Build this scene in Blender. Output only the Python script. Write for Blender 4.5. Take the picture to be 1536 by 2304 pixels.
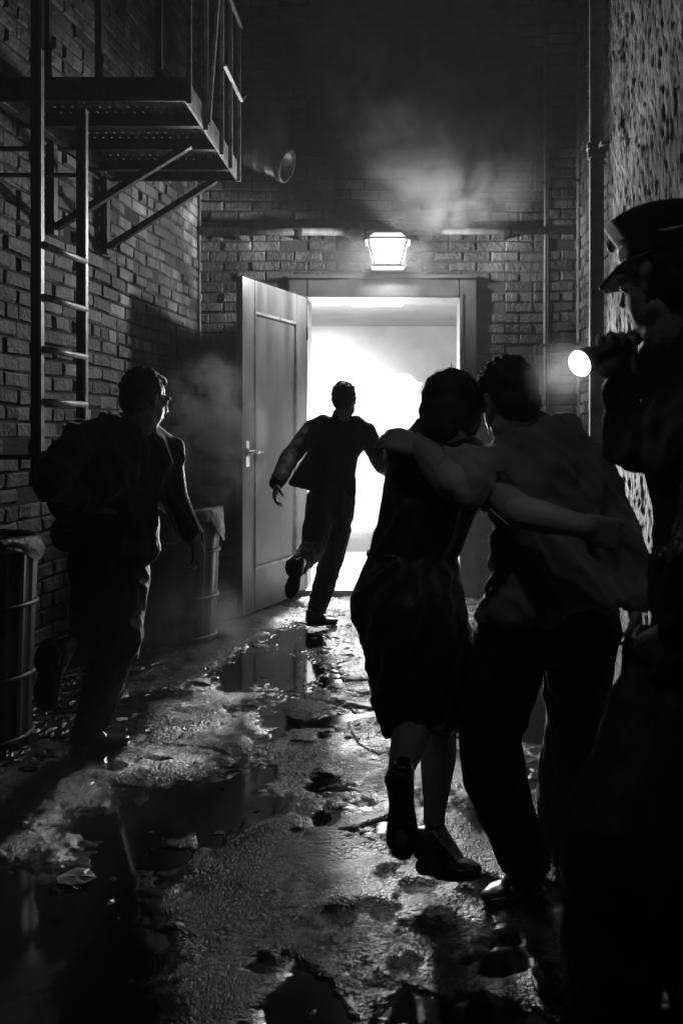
import bpy, bmesh, math, random
import numpy as np
from mathutils import Vector, Matrix, noise as mnoise
random.seed(7); np.random.seed(7)
for o in list(bpy.data.objects): bpy.data.objects.remove(o)
scn = bpy.context.scene
COL = scn.collection
V = Vector; R = math.radians

# ------------------------------------------------------------------ camera
F = 1920.0; CX = 900.0; CY = 975.0; HC = 1.3
cd = bpy.data.cameras.new('camera'); cam = bpy.data.objects.new('camera', cd); COL.objects.link(cam)
cd.sensor_fit = 'VERTICAL'; cd.sensor_height = 36; cd.lens = 30
cam.location = (0, 0, HC); cam.rotation_euler = (R(90), 0, 0)
cd.shift_x = (768-CX)/2304; cd.shift_y = -(1152-CY)/2304
cd.clip_start = 0.05; cd.clip_end = 500
cd.dof.use_dof = True; cd.dof.focus_distance = 3.6; cd.dof.aperture_fstop = 3.5
scn.camera = cam
# ------------------------------------------------------------------ world: night sky, grey like the film
w = bpy.data.worlds.new('World'); scn.world = w; w.use_nodes = True
nt = w.node_tree; bg = nt.nodes['Background']
sky = nt.nodes.new('ShaderNodeTexSky'); sky.sky_type = 'NISHITA'; sky.sun_disc = False
sky.sun_elevation = R(38); sky.sun_rotation = R(200)
bw = nt.nodes.new('ShaderNodeRGBToBW'); nt.links.new(sky.outputs[0], bw.inputs[0]); nt.links.new(bw.outputs[0], bg.inputs[0])
bg.inputs[1].default_value = 0.00005
# ------------------------------------------------------------------ moon fill (the one sun lamp, very weak, added to lift the figures)
sd = bpy.data.lights.new('moon_fill', 'SUN'); sd.energy = 0.085; sd.angle = R(3)
so = bpy.data.objects.new('moon_fill', sd); COL.objects.link(so)
so.rotation_euler = V((-0.55, -.7, 1.45)).to_track_quat('Z', 'Y').to_euler()
# ------------------------------------------------------------------ exposure
scn.view_settings.view_transform = 'Standard'; scn.view_settings.look = 'None'
scn.view_settings.exposure = 0; scn.view_settings.gamma = 1
LANTERN = 132.0     # watts of the lantern bulb
DOORLAMP = 4200.0    # lamp added in the room
TUBE = 34.0
try:
    scn.cycles.use_denoising = True; scn.cycles.denoiser = 'OPENIMAGEDENOISE'; scn.cycles.denoising_prefilter = 'ACCURATE'
except Exception as e: print('no denoise', e)
scn.cycles.max_bounces = 6; scn.cycles.volume_bounces = 0; scn.cycles.diffuse_bounces = 4
scn.cycles.volume_step_rate = 1.0; scn.cycles.volume_max_steps = 256
scn.cycles.sample_clamp_direct = 12.0; scn.cycles.sample_clamp_indirect = 3; scn.cycles.caustics_reflective = False; scn.cycles.caustics_refractive = False

def P(px, py, d): return V(((px-CX)/F*d, d, HC-(py-CY)/F*d))

# ------------------------------------------------------------------ numpy noise
def vnoise(x, y, seed=0):
    rng = np.random.RandomState(seed); T = rng.rand(256, 256)
    xi = np.floor(x).astype(int); yi = np.floor(y).astype(int)
    fx = x-xi; fy = y-yi; fx = fx*fx*(3-2*fx); fy = fy*fy*(3-2*fy)
    a = T[xi % 256, yi % 256]; b = T[(xi+1) % 256, yi % 256]; c = T[xi % 256, (yi+1) % 256]; d = T[(xi+1) % 256, (yi+1) % 256]
    return (a*(1-fx)+b*fx)*(1-fy)+(c*(1-fx)+d*fx)*fy
def fbm(x, y, oc=4, seed=0):
    s = 0; a = 1; t = 0
    for i in range(oc):
        s = s+a*vnoise(x*2**i+13.7*i, y*2**i+7.1*i, seed+i); t += a; a *= .5
    return s/t

# ------------------------------------------------------------------ materials
def new_mat(name):
    m = bpy.data.materials.new(name); m.use_nodes = True
    return m, m.node_tree, m.node_tree.nodes['Principled BSDF']
SHEEN = ('dark suit wool', 'grey work shirt', 'dark dress')
def mat(name, base, rough=.7, metal=0, var=.3, vscale=6, bump=.2, bscale=60, stretch=(1, 1, 1), spec=.5, rvar=0, dist=.004, island=0, coat=0, grime=0):
    m, t, b = new_mat(name); N = t.nodes.new; L = t.links.new
    b.inputs['Roughness'].default_value = rough; b.inputs['Metallic'].default_value = metal
    b.inputs['Specular IOR Level'].default_value = spec
    if name in SHEEN: b.inputs['Sheen Weight'].default_value = .5; b.inputs['Sheen Roughness'].default_value = .45
    if coat: b.inputs['Coat Weight'].default_value = coat; b.inputs['Coat Roughness'].default_value = .15
    tc = N('ShaderNodeTexCoord'); mp = N('ShaderNodeMapping'); mp.inputs['Scale'].default_value = stretch
    L(tc.outputs['Object'], mp.inputs[0])
    n1 = N('ShaderNodeTexNoise'); n1.inputs['Scale'].default_value = vscale; n1.inputs['Detail'].default_value = 6
    L(mp.outputs[0], n1.inputs[0])
    mr = N('ShaderNodeMapRange'); mr.inputs[1].default_value = .3; mr.inputs[2].default_value = .7
    mr.inputs[3].default_value = base*(1-var); mr.inputs[4].default_value = base*(1+var)
    L(n1.outputs[0], mr.inputs[0]); out = mr.outputs[0]
    if island:
        g = N('ShaderNodeNewGeometry'); m2 = N('ShaderNodeMapRange'); m2.inputs[3].default_value = 1-island; m2.inputs[4].default_value = 1+island
        L(g.outputs['Random Per Island'], m2.inputs[0])
        mm = N('ShaderNodeMath'); mm.operation = 'MULTIPLY'; L(out, mm.inputs[0]); L(m2.outputs[0], mm.inputs[1]); out = mm.outputs[0]
    if grime:
        g1 = N('ShaderNodeTexNoise'); g1.inputs['Scale'].default_value = 1.1; g1.inputs['Detail'].default_value = 8; g1.inputs['Roughness'].default_value = .65
        mq = N('ShaderNodeMapping'); mq.inputs['Scale'].default_value = (1, 1, .55); L(tc.outputs['Object'], mq.inputs[0]); L(mq.outputs[0], g1.inputs[0])
        g2 = N('ShaderNodeMapRange'); g2.inputs[1].default_value = .42; g2.inputs[2].default_value = .6; g2.inputs[3].default_value = 1-grime; g2.inputs[4].default_value = 1+grime*.5; L(g1.outputs[0], g2.inputs[0])
        gm = N('ShaderNodeMath'); gm.operation = 'MULTIPLY'; L(out, gm.inputs[0]); L(g2.outputs[0], gm.inputs[1]); out = gm.outputs[0]
    L(out, b.inputs['Base Color'])
    if rvar:
        m3 = N('ShaderNodeMapRange'); m3.inputs[1].default_value = .35; m3.inputs[2].default_value = .65
        m3.inputs[3].default_value = max(.03, rough-rvar); m3.inputs[4].default_value = min(1, rough+rvar)
        L(n1.outputs[0], m3.inputs[0]); L(m3.outputs[0], b.inputs['Roughness'])
    if bump:
        n2 = N('ShaderNodeTexNoise'); n2.inputs['Scale'].default_value = bscale; n2.inputs['Detail'].default_value = 8; n2.inputs['Roughness'].default_value = .6
        L(mp.outputs[0], n2.inputs[0])
        bp = N('ShaderNodeBump'); bp.inputs['Strength'].default_value = bump; bp.inputs['Distance'].default_value = dist
        L(n2.outputs[0], bp.inputs['Height']); L(bp.outputs[0], b.inputs['Normal'])
    return m
def emit(name, s):
    m, t, b = new_mat(name); t.nodes.remove(b); e = t.nodes.new('ShaderNodeEmission'); e.inputs[1].default_value = s
    t.links.new(e.outputs[0], t.nodes['Material Output'].inputs[0]); return m

M = {}
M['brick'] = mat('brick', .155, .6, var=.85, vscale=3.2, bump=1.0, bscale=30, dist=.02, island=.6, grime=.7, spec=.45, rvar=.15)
M['brickdark'] = mat('dimmed sooty brick', .075, .55, var=.8, vscale=2.2, bump=1.0, bscale=30, dist=.02, island=.5, grime=.6, spec=.3, rvar=.2)  # darker brick: the back wall's dimness is put into the colour, plus soot patches
M['mortar'] = mat('mortar', .035, .9, grime=.5, var=.4, bump=.8, bscale=70, dist=.008)  # shade of the joints is put into this dark tone
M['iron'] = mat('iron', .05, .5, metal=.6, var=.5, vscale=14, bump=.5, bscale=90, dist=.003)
M['ironlight'] = mat('pale iron', .3, .45, metal=.3, var=.6, vscale=12, bump=.5, bscale=80, dist=.003)  # paler iron for rungs, rails, rims and edge strips
M['pipe'] = mat('pipe paint', .10, .7, var=.5, vscale=12, bump=.6, bscale=50, dist=.004)
M['door'] = mat('door paint', .10, .4, var=.7, vscale=5, bump=.35, bscale=22, stretch=(1, 1, .18), dist=.004, rvar=.12)
M['frame'] = mat('frame paint', .05, .45, var=.35, vscale=6, bump=.4, bscale=40, dist=.004)
M['brass'] = mat('handle metal', .7, .22, metal=1, var=.1, bump=0)
M['tin'] = mat('galvanised tin', .22, .36, metal=.9, var=.35, vscale=10, bump=.3, bscale=30, dist=.004)
M['bin'] = mat('bin body', .05, .4, metal=.2, var=.4, bump=.3, bscale=30)
M['liner'] = mat('plastic liner', .03, .18, var=.2, bump=.9, bscale=26, dist=.02)
M['suit'] = mat('dark suit wool', .05, .75, var=.2, bump=.4, bscale=300, dist=.001, spec=.3)
M['suit2'] = mat('worn suit wool', .03, .75, var=.2, bump=.4, bscale=300, dist=.001, spec=.3)
M['trouser'] = mat('dark trousers', .012, .8, var=.2, bump=.3, bscale=300, dist=.001, spec=.25)
M['uniform'] = mat('uniform cloth', .018, .7, var=.2, bump=.4, bscale=200, dist=.002, spec=.3)
M['dress'] = mat('dark dress', .02, .42, var=.3, bump=.5, bscale=120, dist=.002, spec=.4)
M['shirt'] = mat('grey work shirt', .24, .85, var=.25, vscale=8, bump=.5, bscale=260, dist=.0015, spec=.2)
M['white'] = mat('white cotton', .6, .8, var=.1, bump=.3, bscale=100, dist=.002)
M['skin'] = mat('skin', .30, .62, var=.12, bump=.15, bscale=120, dist=.001, spec=.4)
M['hair'] = mat('dark hair', .012, .62, var=.4, vscale=40, bump=.8, bscale=160, stretch=(1, 1, .15), dist=.003)
M['leather'] = mat('black leather', .015, .22, var=.2, bump=.3, bscale=60, dist=.002)
M['rubber'] = mat('torch body', .02, .35, var=.2, bump=.2, bscale=60)
M['room'] = mat('room plaster', .5, .8, var=.15, vscale=3, bump=.3, bscale=12)
M['roomfloor'] = mat('room floor', .3, .35, var=.3, vscale=5, bump=.3, bscale=20)
M['paper'] = mat('paper', .85, .7, var=.05, bump=0)
M['sheet'] = mat('thin paper', .9, .7, var=.03, bump=0); M['sheet'].node_tree.nodes['Principled BSDF'].inputs['Transmission Weight'].default_value = 0
_t = M['sheet'].node_tree; _tl = _t.nodes.new('ShaderNodeBsdfTranslucent'); _tl.inputs[0].default_value = (.9, .9, .9, 1); _mx = _t.nodes.new('ShaderNodeMixShader'); _mx.inputs[0].default_value = .65
_t.links.new(_t.nodes['Principled BSDF'].outputs[0], _mx.inputs[1]); _t.links.new(_tl.outputs[0], _mx.inputs[2]); _t.links.new(_mx.outputs[0], _t.nodes['Material Output'].inputs[0])
M['leaf'] = mat('wet leaf', .12, .3, var=.6, vscale=15, bump=.5, bscale=40, island=.6)
M['threshold'] = mat('stone sill', .22, .5, var=.4, bump=.6, bscale=30, dist=.01)
def glow_glass():
    m, t, b = new_mat('lantern glass'); t.nodes.remove(b); e = t.nodes.new('ShaderNodeEmission'); e.inputs[1].default_value = 14
    tr = t.nodes.new('ShaderNodeBsdfTransparent'); ad = t.nodes.new('ShaderNodeAddShader'); t.links.new(e.outputs[0], ad.inputs[0]); t.links.new(tr.outputs[0], ad.inputs[1]); t.links.new(ad.outputs[0], t.nodes['Material Output'].inputs[0]); return m
M['lampglass'] = glow_glass()
M['tubeglow'] = emit('tube glow', TUBE)
M['torchglow'] = emit('torch lens glow', 40)

# plaster of the right wall: streaky, peeling
def plaster_mat():
    m, t, b = new_mat('peeling plaster'); N = t.nodes.new; L = t.links.new
    tc = N('ShaderNodeTexCoord'); mp = N('ShaderNodeMapping'); mp.inputs['Scale'].default_value = (1, 1, .3); L(tc.outputs['Object'], mp.inputs[0])
    n = N('ShaderNodeTexNoise'); n.inputs['Scale'].default_value = 22; n.inputs['Detail'].default_value = 9; n.inputs['Roughness'].default_value = .65; L(mp.outputs[0], n.inputs[0])
    n2 = N('ShaderNodeTexNoise'); n2.inputs['Scale'].default_value = 5; n2.inputs['Detail'].default_value = 5; L(mp.outputs[0], n2.inputs[0])
    ad = N('ShaderNodeMath'); ad.operation = 'ADD'; L(n.outputs[0], ad.inputs[0]); L(n2.outputs[0], ad.inputs[1])
    n4 = N('ShaderNodeTexNoise'); n4.inputs['Scale'].default_value = 1.1; n4.inputs['Detail'].default_value = 9; n4.inputs['Roughness'].default_value = .7; L(tc.outputs['Object'], n4.inputs[0])
    q = N('ShaderNodeMapRange'); q.inputs[1].default_value = .40; q.inputs[2].default_value = .60; q.inputs[3].default_value = .02; q.inputs[4].default_value = .07; L(n4.outputs[0], q.inputs[0])
    q2 = N('ShaderNodeMapRange'); q2.inputs[1].default_value = .3; q2.inputs[2].default_value = .7; q2.inputs[3].default_value = .5; q2.inputs[4].default_value = 1.5; L(n.outputs[0], q2.inputs[0])
    mm = N('ShaderNodeMath'); mm.operation = 'MULTIPLY'; L(q.outputs[0], mm.inputs[0]); L(q2.outputs[0], mm.inputs[1]); L(mm.outputs[0], b.inputs['Base Color'])
    b.inputs['Roughness'].default_value = .75
    bp = N('ShaderNodeBump'); bp.inputs['Strength'].default_value = 1; bp.inputs['Distance'].default_value = .02; L(ad.outputs[0], bp.inputs['Height']); L(bp.outputs[0], b.inputs['Normal'])
    return m
M['plaster'] = plaster_mat()

def ground_mat():
    m, t, b = new_mat('wet asphalt'); N = t.nodes.new; L = t.links.new
    tc = N('ShaderNodeTexCoord'); sx = N('ShaderNodeSeparateXYZ'); L(tc.outputs['Object'], sx.inputs[0])
    def mr(src, a, b_, c, d, smooth=False):
        q = N('ShaderNodeMapRange'); q.inputs[1].default_value = a; q.inputs[2].default_value = b_; q.inputs[3].default_value = c; q.inputs[4].default_value = d
        if smooth: q.interpolation_type = 'SMOOTHSTEP'
        L(src, q.inputs[0]); return q.outputs[0]
    def mul(a, b_):
        q = N('ShaderNodeMath'); q.operation = 'MULTIPLY'; L(a, q.inputs[0])
        if isinstance(b_, float): q.inputs[1].default_value = b_
        else: L(b_, q.inputs[1])
        return q.outputs[0]
    def noi(sc, de, ro=.6):
        n = N('ShaderNodeTexNoise'); n.inputs['Scale'].default_value = sc; n.inputs['Detail'].default_value = de; n.inputs['Roughness'].default_value = ro; L(tc.outputs['Object'], n.inputs[0]); return n.outputs[0]
    v = N('ShaderNodeTexVoronoi'); v.inputs['Scale'].default_value = 70; v.inputs['Randomness'].default_value = 1; L(tc.outputs['Object'], v.inputs['Vector'])
    n3 = noi(2.6, 7); n5 = noi(.9, 4)
    dry = mr(sx.outputs['Z'], -.003, .009, 0, 1, True)        # how far the surface stands above the water
    L(mul(mr(n3, .38, .62, .010, .045), mr(noi(14, 6), .35, .65, .5, 1.4)), b.inputs['Base Color'])
    ro = mul(mr(n3, .4, .62, .10, .30), mr(dry, 0, 1, .3, 1)); L(ro, b.inputs['Roughness'])
    v2 = N('ShaderNodeTexVoronoi'); v2.inputs['Scale'].default_value = 150; L(tc.outputs['Object'], v2.inputs['Vector'])
    b0 = N('ShaderNodeBump'); b0.inputs['Distance'].default_value = .005; b0.invert = True; L(v2.outputs['Distance'], b0.inputs['Height']); L(mr(dry, 0, 1, .05, .9), b0.inputs['Strength'])
    b1 = N('ShaderNodeBump'); L(b0.outputs[0], b1.inputs['Normal']); b1.inputs['Distance'].default_value = .009; b1.invert = True; L(v.outputs['Distance'], b1.inputs['Height']); L(mul(mr(dry, 0, 1, .05, 1), mr(noi(3.5, 5), .42, .58, .05, 1)), b1.inputs['Strength'])
    b2 = N('ShaderNodeBump'); b2.inputs['Distance'].default_value = .014; L(noi(36, 8, .7), b2.inputs['Height']); L(b1.outputs[0], b2.inputs['Normal'])
    L(mul(mr(dry, 0, 1, .06, .9), mr(n5, .35, .6, .45, 1)), b2.inputs['Strength'])
    L(b2.outputs[0], b.inputs['Normal']); b.inputs['Specular IOR Level'].default_value = .9
    return m
M['asphalt'] = ground_mat()
M['water'] = mat('puddle water', .008, .06, var=.3, vscale=3, bump=.12, bscale=9, dist=.004, spec=.6)

# ------------------------------------------------------------------ object helpers
def link(name, me, m=None, parent=None, smooth=False):
    o = bpy.data.objects.new(name, me); COL.objects.link(o)
    for x in (m if isinstance(m, (list, tuple)) else [m]):
        if x: me.materials.append(x)
    if smooth: me.polygons.foreach_set('use_smooth', [True]*len(me.polygons))
    if parent: o.parent = parent; o.matrix_parent_inverse = parent.matrix_world.inverted()
    return o
def obj(name, bm, m, parent=None, smooth=False, recalc=True):
    if recalc: bmesh.ops.recalc_face_normals(bm, faces=bm.faces)
    me = bpy.data.meshes.new(name); bm.to_mesh(me); bm.free()
    return link(name, me, m, parent, smooth)
def tag(o, label=None, cat=None, group=None, kind=None):
    if label: o['label'] = label
    if cat: o['category'] = cat
    if group: o['group'] = group
    if kind: o['kind'] = kind
    return o
def empty(name, loc, label, cat, group=None):
    o = bpy.data.objects.new(name, None); COL.objects.link(o); o.location = loc; o.empty_display_size = .1
    bpy.context.view_layer.update()
    return tag(o, label, cat, group)
def box(bm, a, b, bev=0):
    a = V(a); b = V(b); c = (a+b)/2; s = b-a
    r = bmesh.ops.create_cube(bm, size=1); bmesh.ops.scale(bm, vec=s, verts=r['verts']); bmesh.ops.translate(bm, vec=c, verts=r['verts'])
    if bev:
        es = list({e for v in r['verts'] for e in v.link_edges}); bmesh.ops.bevel(bm, geom=es, offset=bev, segments=2, affect='EDGES')
def frame_of(d):
    d = d.normalized(); a = V((0, 0, 1)) if abs(d.z) < .9 else V((1, 0, 0)); u = d.cross(a).normalized(); return u, d.cross(u)
def bar(bm, p, q, wd, ht=None, up=None):
    p = V(p); q = V(q); ht = ht or wd; d = (q-p).normalized()
    if up is None: u, v = frame_of(d)
    else: u = d.cross(V(up)).normalized(); v = u.cross(d)
    vs = [bm.verts.new(c+u*sx*wd/2+v*sy*ht/2) for c in (p, q) for sx, sy in ((-1, -1), (1, -1), (1, 1), (-1, 1))]
    for f in ((0, 1, 2, 3), (7, 6, 5, 4), (0, 4, 5, 1), (1, 5, 6, 2), (2, 6, 7, 3), (3, 7, 4, 0)): bm.faces.new([vs[i] for i in f])
def tube(bm, pts, rad, n=10, cap=True):
    rings = []; pts = [V(p) for p in pts]; rads = rad if isinstance(rad, (list, tuple)) else [rad]*len(pts)
    for i, p in enumerate(pts):
        d = (pts[min(i+1, len(pts)-1)]-pts[max(i-1, 0)])
        if i == 0 or True: u, v = frame_of(d)
        rings.append([bm.verts.new(p+(u*math.cos(2*math.pi*k/n)+v*math.sin(2*math.pi*k/n))*rads[i]) for k in range(n)])
    for a, b in zip(rings, rings[1:]):
        for k in range(n): bm.faces.new((a[k], a[(k+1) % n], b[(k+1) % n], b[k]))
    if cap: bm.faces.new(rings[0][::-1]); bm.faces.new(rings[-1])
def lathe(bm, c, prof, n=32, axis=V((0, 0, 1)), wob=0):
    u, v = frame_of(axis); axis = axis.normalized(); c = V(c); rings = []
    for r, h in prof:
        rings.append([bm.verts.new(c+axis*h+(u*math.cos(2*math.pi*k/n)+v*math.sin(2*math.pi*k/n))*(r*(1+wob*random.uniform(-1, 1)))) for k in range(n)])
    for a, b in zip(rings, rings[1:]):
        for k in range(n): bm.faces.new((a[k], a[(k+1) % n], b[(k+1) % n], b[k]))
    return rings

# ================================================================== SETTING
# ---- ground: uneven asphalt, its hollows filled by a level sheet of water
def ground():
    xs = np.linspace(-2.3, 1.6, 560); ys = np.linspace(1.3, 7.0, 815)
    X, Y = np.meshgrid(xs, ys)
    h = (fbm(X*1.5+3, Y*1.3, 4, 3)-.5)*.075+(fbm(X*7, Y*7, 4, 11)-.5)*.022
    rg = np.clip(fbm(X*1.8+40, Y*1.8, 3, 71)*3-.9, .4, 1)
    h -= .012*np.clip((fbm(X*4+7, Y*5, 4, 57)-.60)*14, 0, 1)
    h += ((fbm(X*20, Y*20, 3, 21)-.5)*.009+(vnoise(X*58, Y*58, 27)-.5)*.005)*rg
    h += .010*np.exp(-((X+1.0)**2)/.5)
    h -= .040*np.clip((-.3-X)/.5, 0, 1)*np.clip((3.1-Y)/.7, 0, 1)
    h += .016*np.exp(-((X+.05)**2+(Y-2.3)**2)/.10)
    h += .016*np.exp(-((X+.55)**2/.5+(Y-6.1)**2/.5))
    h = np.clip(h, -.033, .03)
    crack = np.abs(fbm(X*1.3+9, Y*1.3+4, 3, 31)-.5); h -= .004*np.exp(-(crack/.008)**2)
    # fade flat towards the back wall and the frame of the sheet
    verts = np.stack([X, Y, h], -1).reshape(-1, 3)
    ny, nx = X.shape; idx = np.arange(nx*ny).reshape(ny, nx)
    f = np.stack([idx[:-1, :-1], idx[:-1, 1:], idx[1:, 1:], idx[1:, :-1]], -1).reshape(-1, 4)
    me = bpy.data.meshes.new('ground'); me.vertices.add(len(verts)); me.vertices.foreach_set('co', verts.ravel()); me.loops.add(f.size); me.loops.foreach_set('vertex_index', f.ravel()); me.polygons.add(len(f)); me.polygons.foreach_set('loop_start', np.arange(0, f.size, 4)); me.update(calc_edges=True)
    o = link('ground', me, M['asphalt'], smooth=True); tag(o, 'wet rutted asphalt floor of the alley', kind='structure')
    # the same sheet continues, coarser, in every direction
    bm = bmesh.new(); q = [(-60, -60), (60, -60), (60, 60), (-60, 60)]
    bm.faces.new([bm.verts.new((x, y, -.035)) for x, y in q])
    o2 = obj('street', bm, M['asphalt'], recalc=False); tag(o2, kind='structure')
    bm = bmesh.new(); bm.faces.new([bm.verts.new(p) for p in ((-2.3, -4, -.004), (2, -4, -.004), (2, 6.9, -.004), (-2.3, 6.9, -.004))])
    o3 = obj('water', bm, M['water'], recalc=False); tag(o3, 'dark standing puddle water', kind='structure')
ground()

# ---- brick walls: each brick is a raised block of the wall's one mesh
def brick_wall(name, o, u, n, L, H, label, skip=None, skip_mortar=None, thick=.3, bw_=.228, bh=.083, z0=-.05, seed=1, bm_='brick'):
    rnd = random.Random(seed); verts = []; faces = []; mats = []
    o = V((o[0], o[1], 0)); u = V((u[0], u[1], 0)).normalized(); n = V((n[0], n[1], 0)).normalized()
    def add(pts, fs, mi):
        k = len(verts); verts.extend(pts); faces.extend([tuple(i+k for i in f) for f in fs]); mats.extend([mi]*len(fs))
    def slab(s0, s1, za, zb):
        c = [o+u*s+n*t+V((0, 0, z)) for t in (-thick, 0) for s, z in ((s0, za), (s1, za), (s1, zb), (s0, zb))]
        add([tuple(x) for x in c], [(0, 1, 2, 3), (7, 6, 5, 4), (0, 4, 5, 1), (1, 5, 6, 2), (2, 6, 7, 3), (3, 7, 4, 0)], 0)
    if skip_mortar:
        s0, s1, zt = skip_mortar; slab(0, s0, z0, H); slab(s1, L, z0, H); slab(s0, s1, zt, H)
    else: slab(0, L, z0, H)
    rows = int((H-z0)/bh)
    for r in range(rows):
        za = z0+r*bh+.006; zb = z0+(r+1)*bh-.005; s = -(bw_/2 if r % 2 else 0)-.02
        header = r % 6 == 5
        wq = bw_/2 if header else bw_
        while s < L:
            e = s+wq; a = max(s+.006, 0.002); b = min(e-.005, L-.002); s = e
            if b-a < .02 or (skip and skip(a, b, za, zb)): continue
            if rnd.random() < .02: continue
            d = rnd.uniform(.002, .02); j = lambda k=.006: rnd.uniform(-k, k); bv = rnd.uniform(.005, .012)
            base = [(a, za), (b, za), (b, zb), (a, zb)]
            ins = [(a+bv+j(), za+bv+j()), (b-bv+j(), za+bv+j()), (b-bv+j(), zb-bv+j()), (a+bv+j(), zb-bv+j())]
            tilt = j(.005)
            pts = [tuple(o+u*x+n*.001+V((0, 0, z))) for x, z in base]+[tuple(o+u*x+n*(d+(tilt if i in (0, 3) else -tilt)+j(.001))+V((0, 0, z))) for i, (x, z) in enumerate(ins)]
            add(pts, [(4, 5, 6, 7), (0, 1, 5, 4), (1, 2, 6, 5), (2, 3, 7, 6), (3, 0, 4, 7)], 1)
    # old hand-laid courses: they wander up, down, in and out
    vv = []
    for p in verts:
        p = V(p); s_ = (p-o).dot(u); q = mnoise.noise(V((s_*1.3, p.z*.9, seed)))*.014+mnoise.noise(V((s_*5, p.z*4, seed)))*.005
        k2 = mnoise.noise(V((s_*1.1, p.z*1.2, seed+9)))*.010 if (p-o).dot(n) > -.02 else 0
        if 0 < p.z < H-.1 and (p-o).dot(n) > 0: p = p+V((0, 0, q))+n*max(0, k2)
        vv.append(tuple(p))
    verts = vv
    me = bpy.data.meshes.new(name); me.from_pydata(verts, [], faces); me.polygons.foreach_set('material_index', mats)
    bm = bmesh.new(); bm.from_mesh(me); bmesh.ops.recalc_face_normals(bm, faces=bm.faces); bm.to_mesh(me); bm.free()
    ob = link(name, me, [M['mortar'], M[bm_]]); tag(ob, label, 'wall'); return ob
BY = 6.93
def wallx(d): return -1.62-.104*(BY-d)
DX0, DX1, DZ = -.75, .478, 2.395
bwL = 3.1
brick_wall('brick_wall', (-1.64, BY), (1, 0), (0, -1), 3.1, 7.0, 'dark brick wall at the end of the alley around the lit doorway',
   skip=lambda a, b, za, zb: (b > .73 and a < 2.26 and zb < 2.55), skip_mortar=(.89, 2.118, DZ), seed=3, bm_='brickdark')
ul = V((-.104, -1, 0)).normalized()
brick_wall('brick_wall', (-1.62, BY), (ul.x, ul.y), (-ul.y, ul.x), 9.5, 7.0, 'side brick wall on the left behind the ladder and fire escape', seed=5)
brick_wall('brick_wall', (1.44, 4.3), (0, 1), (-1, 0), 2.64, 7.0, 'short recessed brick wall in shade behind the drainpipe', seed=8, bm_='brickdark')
# right building corner with peeling plaster
def plaster_wall():
    ys = np.linspace(0, 4.3, 540); zs = np.linspace(-.06, 7.0, 560)
    Y, Z = np.meshgrid(ys, zs)
    pr = (fbm(Y*26, Z*9, 5, 41)-.5); lv = fbm(Y*1.2+5, Z*.8, 3, 51)
    rd = 1-np.abs(fbm(Y*22, Z*3.2, 4, 47)-.5)*4
    h = .006*rd*np.clip((lv-.25)*3, .3, 1)+.016*(fbm(Y*46, Z*28, 3, 61)-.5)+.02*(np.clip((fbm(Y*3+2, Z*1.6, 4, 91)-.5)*14, -1, 1))*.35
    X = 1.05-h
    verts = np.stack([X, Y, Z], -1).reshape(-1, 3).tolist(); nz, ny = Y.shape; idx = np.arange(ny*nz).reshape(nz, ny)
    f = np.stack([idx[:-1, :-1], idx[1:, :-1], idx[1:, 1:], idx[:-1, 1:]], -1).reshape(-1, 4).tolist()
    # return face at the corner and the back of the wall
    k = len(verts); col = idx[:, -1].tolist()
    for i in col: verts.append([1.44, 4.3, verts[i][2]])
    for i in range(len(col)-1): f.append([col[i], col[i+1], k+i+1, k+i])
    me = bpy.data.meshes.new('plaster_wall'); me.from_pydata(verts, [], f)
    o = link('plaster_wall', me, M['plaster'], smooth=True); tag(o, 'near right wall of flaking streaked plaster beside the officer', 'wall')
plaster_wall()

# ---- doorway, room
fr = empty('door_frame', (-.14, BY, 0), 'wide moulded wooden frame around the bright doorway', 'door frame')
bm = bmesh.new()
fy = BY-.05
box(bm, (DX0-.15, fy, 0), (DX0, BY+.0, DZ+.15), .006); obj('jamb', bm, M['frame'], fr)
bm = bmesh.new(); box(bm, (DX1, fy, 0), (DX1+.14, BY, DZ+.15), .006); box(bm, (DX1+.10, fy-.02, 0), (DX1+.135, fy-.001, DZ+.11), .004); box(bm, (DX1+.003, fy-.012, 0), (DX1+.03, fy-.001, DZ+.03), .004); obj('jamb', bm, M['frame'], fr)
bm = bmesh.new(); box(bm, (DX0+.001, fy, DZ), (DX1-.001, BY, DZ+.15), .006); box(bm, (DX0-.15, fy-.03, DZ+.152), (DX1+.14, BY, DZ+.18), .005); box(bm, (DX0+.01, fy-.012, DZ+.003), (DX1-.01, fy-.001, DZ+.03), .004); obj('head_casing', bm, M['frame'], fr)
bm = bmesh.new(); box(bm, (DX0-.03, BY-.12, -.02), (DX1+.03, BY+.3, .045), .01); obj('threshold', bm, M['threshold'], fr)
rm = empty('room', (-.1, BY+.3, 0), 'white smoky room seen through the open doorway', 'room')
RY0, RY1, RX0, RX1, RH = BY+.301, 11.5, -3.0, 1.5, 2.75
bm = bmesh.new(); box(bm, (RX0, RY0, -.05), (RX1, RY1, .04)); obj('room_floor', bm, M['roomfloor'], rm)
bm = bmesh.new(); box(bm, (RX0, RY0, RH), (RX1, RY1, RH+.1)); obj('ceiling', bm, M['room'], rm)
bm = bmesh.new(); box(bm, (RX0, RY1, .041), (RX1, RY1+.1, RH-.004)); obj('wall', bm, M['room'], rm)
bm = bmesh.new(); box(bm, (RX0-.1, RY0, .041), (RX0, RY1, RH-.004)); obj('wall', bm, M['room'], rm)
bm = bmesh.new(); box(bm, (RX1, RY0, .041), (RX1+.1, RY1, RH-.004)); obj('wall', bm, M['room'], rm)
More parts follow.
